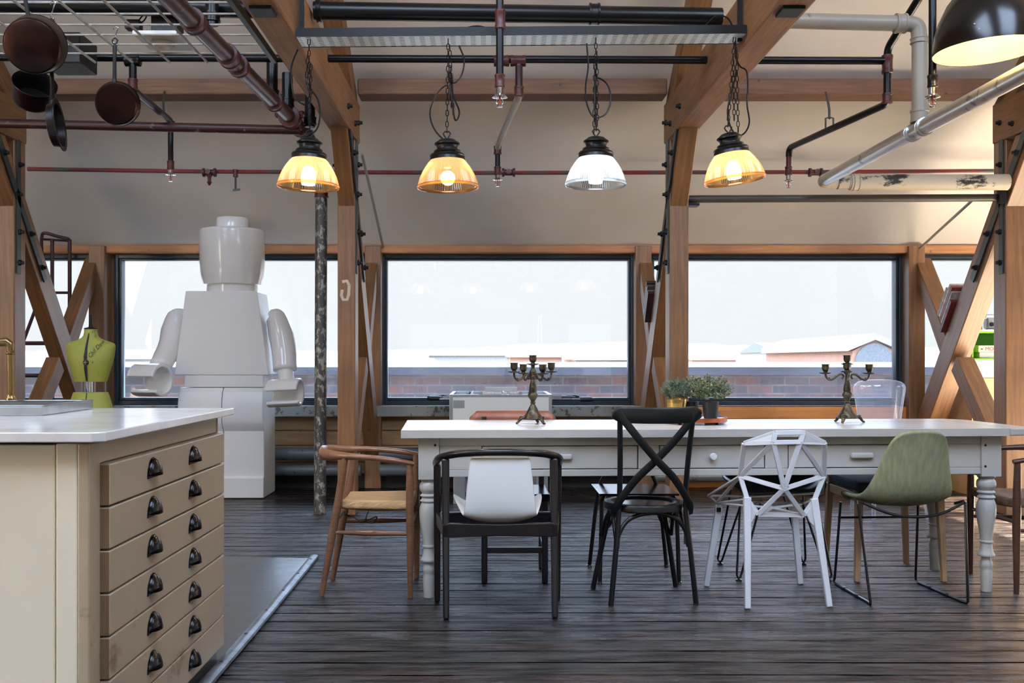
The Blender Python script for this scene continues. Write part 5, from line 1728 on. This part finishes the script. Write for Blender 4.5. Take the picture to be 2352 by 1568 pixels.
# front seam gap following the bust
for (pa, wa), (pb, wb), ya, yb in (((765, .5), (790, 2), -13.5, -24), ((790, 2), (818, 3.2), -24, -33.5), ((818, 3.2), (846, 3), -33.5, -32), ((846, 3), (875, 1.2), -32, -25.5)):
    gp.hexa([((1 - wa) * kd, ya * kd - .004, zf(pa)), ((1 + wa) * kd, ya * kd - .004, zf(pa)), ((1 + wa) * kd, ya * kd + .02, zf(pa)), ((1 - wa) * kd, ya * kd + .02, zf(pa))],
            [((1 - wb) * kd, yb * kd - .004, zf(pb)), ((1 + wb) * kd, yb * kd - .004, zf(pb)), ((1 + wb) * kd, yb * kd + .02, zf(pb)), ((1 - wb) * kd, yb * kd + .02, zf(pb))])
gp.hexa([((.2) * kd, -25.2 * kd - .004, zf(901)), (1.4 * kd, -25.2 * kd - .004, zf(901)), (1.4 * kd, -20 * kd, zf(901)), (.2 * kd, -20 * kd, zf(901))],
        [(.2 * kd, -37 * kd - .006, zf(950)), (1.4 * kd, -37 * kd - .006, zf(950)), (1.4 * kd, -30 * kd, zf(950)), (.2 * kd, -30 * kd, zf(950))])
gp.build('front_gap', M['blackgap'], t, smooth=0)
kb = MB().lathe([(0, 0), (.019, 0), (.018, .01), (.0, .012)], (2.5 * kd, -32.5 * kd, zf(832)), 20, Matrix.Rotation(PI / 2, 4, 'X')).build('adjuster_knob', M['iron'], t)
MB().box(2.5 * kd - .012, 2.5 * kd + .012, -32.5 * kd - .0145, -32.5 * kd - .011, zf(832) - .002, zf(832) + .002).box(2.5 * kd - .002, 2.5 * kd + .002, -32.5 * kd - .0145, -32.5 * kd - .011, zf(832) - .014, zf(832) + .014).build('knob_cross', M['chrome'], kb, smooth=0)
for x in (-13, 17):
    MB().ball((x * kd, -31.5 * kd, zf(832)), .0045, 8).build('pin', M['brass'], t)
for i, (x, py) in enumerate(((14, 757), (16, 762), (17, 768), (15, 773), (-3, 763), (8, 763))):
    MB().ball((x * kd, -11.5 * kd, zf(py)), .004, 8).build('pin', M['chrome'], t)


def lettering(body, size, mat, parent, loc, rot, shear=0.0, extr=.0008):
    cu = bpy.data.curves.new('lettering', 'FONT')
    cu.body = body
    cu.size = size
    cu.extrude = extr
    cu.shear = shear
    cu.materials.append(mat)
    f = bpy.data.objects.new('lettering_curve', cu)
    COL.objects.link(f)
    me = bpy.data.meshes.new_from_object(f.evaluated_get(bpy.context.evaluated_depsgraph_get()))
    bpy.data.objects.remove(f)
    bpy.data.curves.remove(cu)
    o = bpy.data.objects.new('lettering', me)
    if not me.materials:
        me.materials.append(mat)
    o.parent = parent
    o.location = loc
    o.rotation_euler = rot
    COL.objects.link(o)
    return o


# written along the chest, wrapped on the curve by standing just proud of it
lettering('Chil Daw', .037, M['ink'], t, (12 * kd, -34.6 * kd, zf(823)), (PI / 2 - .14, -math.radians(50), math.radians(24)), .35)

# ================================================================ TABLE FOOTBALL
d = 7.62
x0f, x1f = W(1032, 900, d).x, W(1268, 900, d).x
yA, yB = d, 8.42
t = thing('table_football', ((x0f + x1f) / 2, (yA + yB) / 2, 0), 'white and grey table football game end-on under the middle window', 'game table')
zT, zB = .842, .60
MB().box(x0f + .022, x1f - .022, yA + .004, yA + .02, zB, zT - .02).build('end_panel', M['foos'], t, world=True, smooth=0)
fr = MB()
fr.box(x0f, x0f + .026, yA, yA + .03, zB, zT).box(x1f - .026, x1f, yA, yA + .03, zB, zT).box(x0f + .026, x1f - .026, yA, yA + .026, zT - .02, zT).box(x0f + .026, x1f - .026, yA, yA + .026, zB, zB + .02)
fr.box(x0f, x0f + .026, yA + .03, yB, zT - .02, zT).box(x1f - .026, x1f, yA + .03, yB, zT - .02, zT).box(x0f, x1f, yB - .026, yB, zB, zT)
fr.build('frame', M['alu'], t, world=True, smooth=0, bevel=.002)
for a, b in ((x0f + .004, x0f + .02), (x1f - .02, x1f - .004)):
    MB().box(a, b, yA + .03, yB - .026, zB, zT - .02).build('side_panel', M['foos'], t, world=True, smooth=0)
MB().box(x0f + .026, x1f - .026, yA + .03, yB - .03, .70, .71).build('pitch', M['pitch'], t, world=True, smooth=0)
for x in (x0f + .03, x1f - .12):
    for y in (yA + .02, yB - .10):
        MB().box(x, x + .09, y, y + .07, 0, zB).build('leg', M['alu'], t, world=True, smooth=0, bevel=.003)
for i in range(8):
    y = yA + .09 + i * (yB - yA - .18) / 7
    s = 1 if i in (0, 1, 3, 6) else -1
    z = .800
    out = .30 if s > 0 else .10
    r = MB().tube(((x0f - .08) if s > 0 else (x0f - .02 - .05 * (i % 3)), y, z), ((x1f + out * .55) if s > 0 else x1f + .05, y, z), .008, 8).build('rod', M['chrome'], t, world=True)
    hx_ = (x1f + .1 + (.18 if i in (0, 1) else .06 * i * .3)) if s > 0 else (x0f - .14 + .012 * (i % 4))
    MB().lathe([(.0, -.055), (.014, -.055), (.018, -.045), (.018, .03), (.012, .04), (.012, .055), (.0, .055)], (hx_, y, z), 12, Matrix.Rotation(PI / 2, 4, 'Y')).build('handle', M['blackpot'], r, world=True)
    if s > 0:
        MB().tube((x1f, y, z), (hx_, y, z), .008, 8).build('rod_end', M['chrome'], r, world=True)
    for q in range(3):
        x = x0f + .14 + q * .25 + .03 * (i % 2)
        m = MB()
        m.lathe([(.0, .03), (.010, .035), (.012, .045), (.008, .054), (.0, .056)], (x, y, z - .008), 10)
        m.box(x - .012, x + .012, y - .008, y + .008, z - .075, z + .026)
        m.build('player', M['foos'] if i % 2 else M['leather'], r, world=True, smooth=40)
m = 0
for yy, xs_, zz in ((yA + .012, [1122 + 9.5 * j for j in range(3)] + [1134], zT), ):
    pass
for px0, n in ((1112, 5), (1160, 1), (1174, 3)):
    for j in range(n):
        x = W(px0 + j * 9, 0, d).x
        MB().box(x - .014, x + .014, yA + .002, yA + .022, zT, zT + .018).build('score_counter', M['shell_w'], t, world=True, smooth=0, bevel=.002)
for px in (1104, 1196):
    x = W(px, 0, d).x
    MB().box(x - .014, x + .014, yA, yA + .026, zT, zT + .024).build('counter_bracket', M['alu'], t, world=True, smooth=0)
MB().box(W(1114, 0, 8.42).x, W(1188, 0, 8.42).x, 8.39, 8.418, zT, zT + .035).build('score_board', M['foos'], t, world=True, smooth=0)
MB().box(W(1041, 0, d).x, W(1067, 0, d).x, yA + .0015, yA + .0045, W(0, 937, d).z, W(0, 919, d).z).build('name_plate', M['alu'], t, world=True, smooth=0)

# ================================================================ LADDER
d = 8.42
t = thing('roof_ladder', W(120, 1100, d).xy.to_3d(), 'dark red steel ladder with hooped top standing against the window', 'ladder')
t_z = lambda py: W(0, py, d).z
xa, xb = W(120, 0, d).x, W(160, 0, d).x
for x, y1_ in ((xa, d), (xb, d)):
    MB().tube((x, d, .0), (x, d, t_z(550)), .016, 10).build('side_rail', M['ladder'], t, world=True)
hp = MB()
hp.sweep(smooth_path([V(xb, d, t_z(552)), V(xb - .01, d - .02, t_z(549)), V((xa + xb) / 2, d - .05, t_z(545)), V(xa - .02, d - .08, t_z(538)), V(xa - .06, d - .06, t_z(544)), V(xa - .08, d - .02, t_z(575)), V(xa - .075, d, t_z(620))], 5), .014, 10)
hp.build('top_hoop', M['ladder'], t, world=True)
MB().tube((xb, d, t_z(553)), (xa - .1, d, t_z(549)), .010, 8).build('hoop_bar', M['ladder'], t, world=True)
for py, xl in ((672, xa), (788, xa - .23), (862, xa - .23), (960, xa - .23), (1040, xa)):
    MB().tube((xl, d, t_z(py)), (xb, d, t_z(py)), .018 if xl < xa else .012, 10).build('rung', M['ladder'], t, world=True)
MB().tube((xa + .02, d + .03, t_z(790)), (xa - .09, d + .03, 0), .022, 10).build('strut', M['ladder'], t, world=True)
MB().tube((xa - .06, d, t_z(650)), (xa - .25, d, t_z(788)), .014, 10).build('strut', M['ladder'], t, world=True)

# ================================================================ SHELVES ON THE RIGHT
d = 8.1
X0s, X1s = 3.93, 4.75
zq = lambda py: W(0, py, d).z
t = thing('shelf_unit', ((X0s + X1s) / 2, 8.3, 0), 'pale wood shelf unit with a bright green cubby, behind the sunlit X brace', 'shelf unit')
MB().box(X0s, X1s, d, 8.5, .0, zq(868)).build('cupboard', M['ply'], t, world=True, smooth=0)
MB().box(X0s, X1s, d, 8.5, zq(867), zq(827)).build('drawer_box', M['shelf_grey'], t, world=True, smooth=0, bevel=.003)
gb = MB()
a, b = zq(826), zq(761)
gb.box(X0s, X1s, d, 8.5, a, a + .012).box(X0s, X1s, d, 8.5, b - .012, b).box(X0s, X0s + .012, d, 8.5, a, b).box(X1s - .012, X1s, d, 8.5, a, b).box(X0s, X1s, 8.49, 8.5, a, b)
gb.build('green_cubby', M['shelf_green'], t, world=True, smooth=0)
MB().box(X0s - .01, X1s, d - .01, 8.5, b, b + .016).build('top_board', M['shelf_grey'], t, world=True, smooth=0)
p0 = V(4.0, 8.12, a + .0135)
t = thing('game_box', p0, 'white game box at the bottom of the green cubby', 'box')
MB().box(0, .42, 0, .3, 0, .048).build('box_body', M['shelf_grey'], t, smooth=0, bevel=.003)
t = thing('game_box', (4.0, 8.12, p0.z + .0495), 'cream board game box with red lettering, upper box in the green cubby', 'box')
MB().box(-.01, .42, -.005, .3, 0, .054).build('box_body', M['paper'], t, smooth=0, bevel=.003)
lettering('MONOPOLY', .043, M['red_txt'], t, (.045, -.0055, .012), (PI / 2, 0, 0))
MB().box(.008, .026, -.0062, -.005, .02, .028).build('small_print', M['ink'], t, smooth=0)
zs = b + .016
t = thing('radio', (4.12, 8.2, zs), 'small silver rounded radio on top of the shelf unit', 'radio')
MB().box(-.035, .055, -.04, .04, .006, .105).build('radio_body', M['alu'], t, smooth=0, bevel=.015, bseg=3)
MB().lathe([(0, 0), (.018, 0), (.016, .01), (0, .011)], (.0, -.041, .045), 18, Matrix.Rotation(PI / 2, 4, 'X')).build('dial', M['blackpot'], t)
for x in (-.02, .04):
    MB().lathe([(0, 0), (.008, 0), (.008, .008), (0, .008)], (x, 0, 0), 10).build('foot', M['blackpot'], t)
MB().sweep([V(-.03, 0, .10), V(-.025, 0, .125), V(.045, 0, .125), V(.05, 0, .10)], .004, 6).build('carry_handle', M['alu'], t)
t = thing('tin', (4.042, 8.2, zs), 'small orange and white tin beside the silver radio', 'tin')
MB().lathe([(0, 0), (.02, 0), (.02, .06), (0, .06)], n=18).build('tin_body', plain('orange_tin', (216, 120, 66), .4), t)
MB().lathe([(.0205, .018), (.0205, .045)], n=18, cap=False).build('tin_label', M['paper'], t)

# ================================================================ MAGAZINES WEDGED IN THE BRACES
def magazines(xc, cols, label_fmt, grp, w=.19, s0=0.0):
    u = V(0, -.616, .788)
    n = V(0, .788, .616)
    off = .01
    rr = random.Random(4)
    for i, (colr, th, ln, sh, lab) in enumerate(cols):
        p = V(xc, 8.040, 1.289) + n * (off + th / 2) + u * (.035 + s0 + abs(sh) + off * .5)
        m = MB()
        m.bar((0, 0, 0), u * ln, w, th, up=tuple(n))
        o = m.build('magazine', plain('magazine_cover', colr, .5, 0, tuple(int(c_ * .7) for c_ in colr), 20), smooth=0, bevel=.002)
        o.location = p
        off += th + .003
        tag(o, lab, 'magazine', grp)


magazines(3.735, [((120, 48, 46), 0.030, .30, .0, 'maroon magazine lying closest to the sunlit diagonal brace'),
                  ((190, 184, 176), 0.021, .30, .05, 'pale grey magazine next to the maroon one in the sunlit brace'),
                  ((150, 60, 60), 0.030, .29, .08, 'red magazine in the middle of the sunlit brace'),
                  ((206, 204, 200), 0.024, .31, .04, 'white magazine near the window side of the sunlit brace'),
                  ((176, 150, 116), 0.033, .26, -.02, 'beige bound magazine, outermost in the sunlit brace')], '', 'magazines in the sunlit brace')
magazines(1.325, [((70, 44, 44), 0.030, .28, .04, 'dark maroon magazine against the brace behind the plants'),
                  ((150, 146, 140), 0.021, .28, .02, 'grey magazine second from the brace behind the plants'),
                  ((90, 78, 74), 0.024, .27, .05, 'brown magazine in the middle of the brace behind the plants'),
                  ((170, 164, 156), 0.021, .27, .0, 'pale magazine near the window in the brace behind the plants'),
                  ((58, 42, 44), 0.036, .25, -.04, 'thick dark magazine slipped lowest in the brace behind the plants')], '', 'magazines behind the plants', .16, .06)

# ================================================================ LIGHT
def sun(direction, energy, color, angle=.6):
    L = bpy.data.lights.new('sunlight', 'SUN')
    L.energy = energy
    L.color = color
    L.angle = math.radians(angle)
    o = bpy.data.objects.new('sunlight', L)
    o.rotation_euler = Vector(direction).to_track_quat('-Z', 'Y').to_euler()
    o.location = (14, 7, 10)
    COL.objects.link(o)


def area(name, loc, direction, sx_, sy_, energy, color, spread=PI):
    L = bpy.data.lights.new(name, 'AREA')
    L.shape = 'RECTANGLE'
    L.size, L.size_y = sx_, sy_
    L.energy = energy
    L.color = color
    L.spread = spread
    o = bpy.data.objects.new(name, L)
    o.location = loc
    o.rotation_euler = Vector(direction).to_track_quat('-Z', 'Y').to_euler()
    COL.objects.link(o)


rg = MB().box(4.15, 5.7, 5.0, 8.1, .001, .014)  # pale sheet added to bounce warm sunlight onto the ceiling and posts
tag(rg.build('bounce_sheet', plain('cream_bounce_sheet', (232, 222, 204), .95, 0, (222, 210, 190), 40, bump=.3), smooth=0, bevel=.005), 'added cream sheet bouncing sunlight up, past the walnut armchair', 'bounce_sheet')
sun((-.75, -.03, -.60), 60, (1, .90, .76))
# added fill lamps over the three invented openings of the unseen opposite slope
nrm = Vector((0, SL, -1)).normalized()
for (a, b), e in zip(LIGHTS_X, (15, 17, 19)):
    y = (RY0 + RY1) / 2
    area('roof_fill_light', ((a + b) / 2, y, RIDGE_Z - (RIDGE_Y - y) * SL + .2), nrm, b - a - .1, 2.2, e * .7, (.94, .97, 1))

w = bpy.data.worlds.new('sky')
SC.world = w
w.use_nodes = True
nt = w.node_tree
bg = nt.nodes['Background']
tc = nt.nodes.new('ShaderNodeTexCoord')
sp_ = nt.nodes.new('ShaderNodeSeparateXYZ')
rp = nt.nodes.new('ShaderNodeValToRGB')
nt.links.new(tc.outputs['Generated'], sp_.inputs[0])
nt.links.new(sp_.outputs['Z'], rp.inputs['Fac'])
el = rp.color_ramp.elements
el[0].position, el[0].color = 0.0, (.60, .635, .655, 1)
el[1].position, el[1].color = .12, (.63, .665, .69, 1)
for p, c_ in ((.34, (4.2, 5.4, 7.4, 1)), (1.0, (4.6, 6.0, 8.6, 1))):
    e = el.new(p)
    e.color = c_
nt.links.new(rp.outputs['Color'], bg.inputs['Color'])
bg.inputs['Strength'].default_value = 1.0

# ================================================================ CAMERA
cam = bpy.data.cameras.new('camera')
cam.sensor_width = 36
cam.lens = 36 * F / 2352
cam.shift_x = (1176 - CX) / 2352
cam.shift_y = (HY - 784) / 2352
cam.clip_start = .05
cam.clip_end = 3000
co = bpy.data.objects.new('camera', cam)
co.location = (0, 0, H)
co.rotation_euler = (PI / 2, 0, 0)
COL.objects.link(co)
SC.camera = co
SC.view_settings.view_transform = 'Standard'
SC.view_settings.look = 'None'
SC.view_settings.exposure = 0.6
SC.view_settings.gamma = 1.0
SC.view_settings.use_curve_mapping = False
SC.cycles.use_denoising = True
SC.cycles.max_bounces = 8
SC.cycles.diffuse_bounces = 4
SC.cycles.glossy_bounces = 4
SC.cycles.transparent_max_bounces = 16
SC.cycles.sample_clamp_indirect = 6
SC.cycles.caustics_reflective = False
SC.cycles.caustics_refractive = False
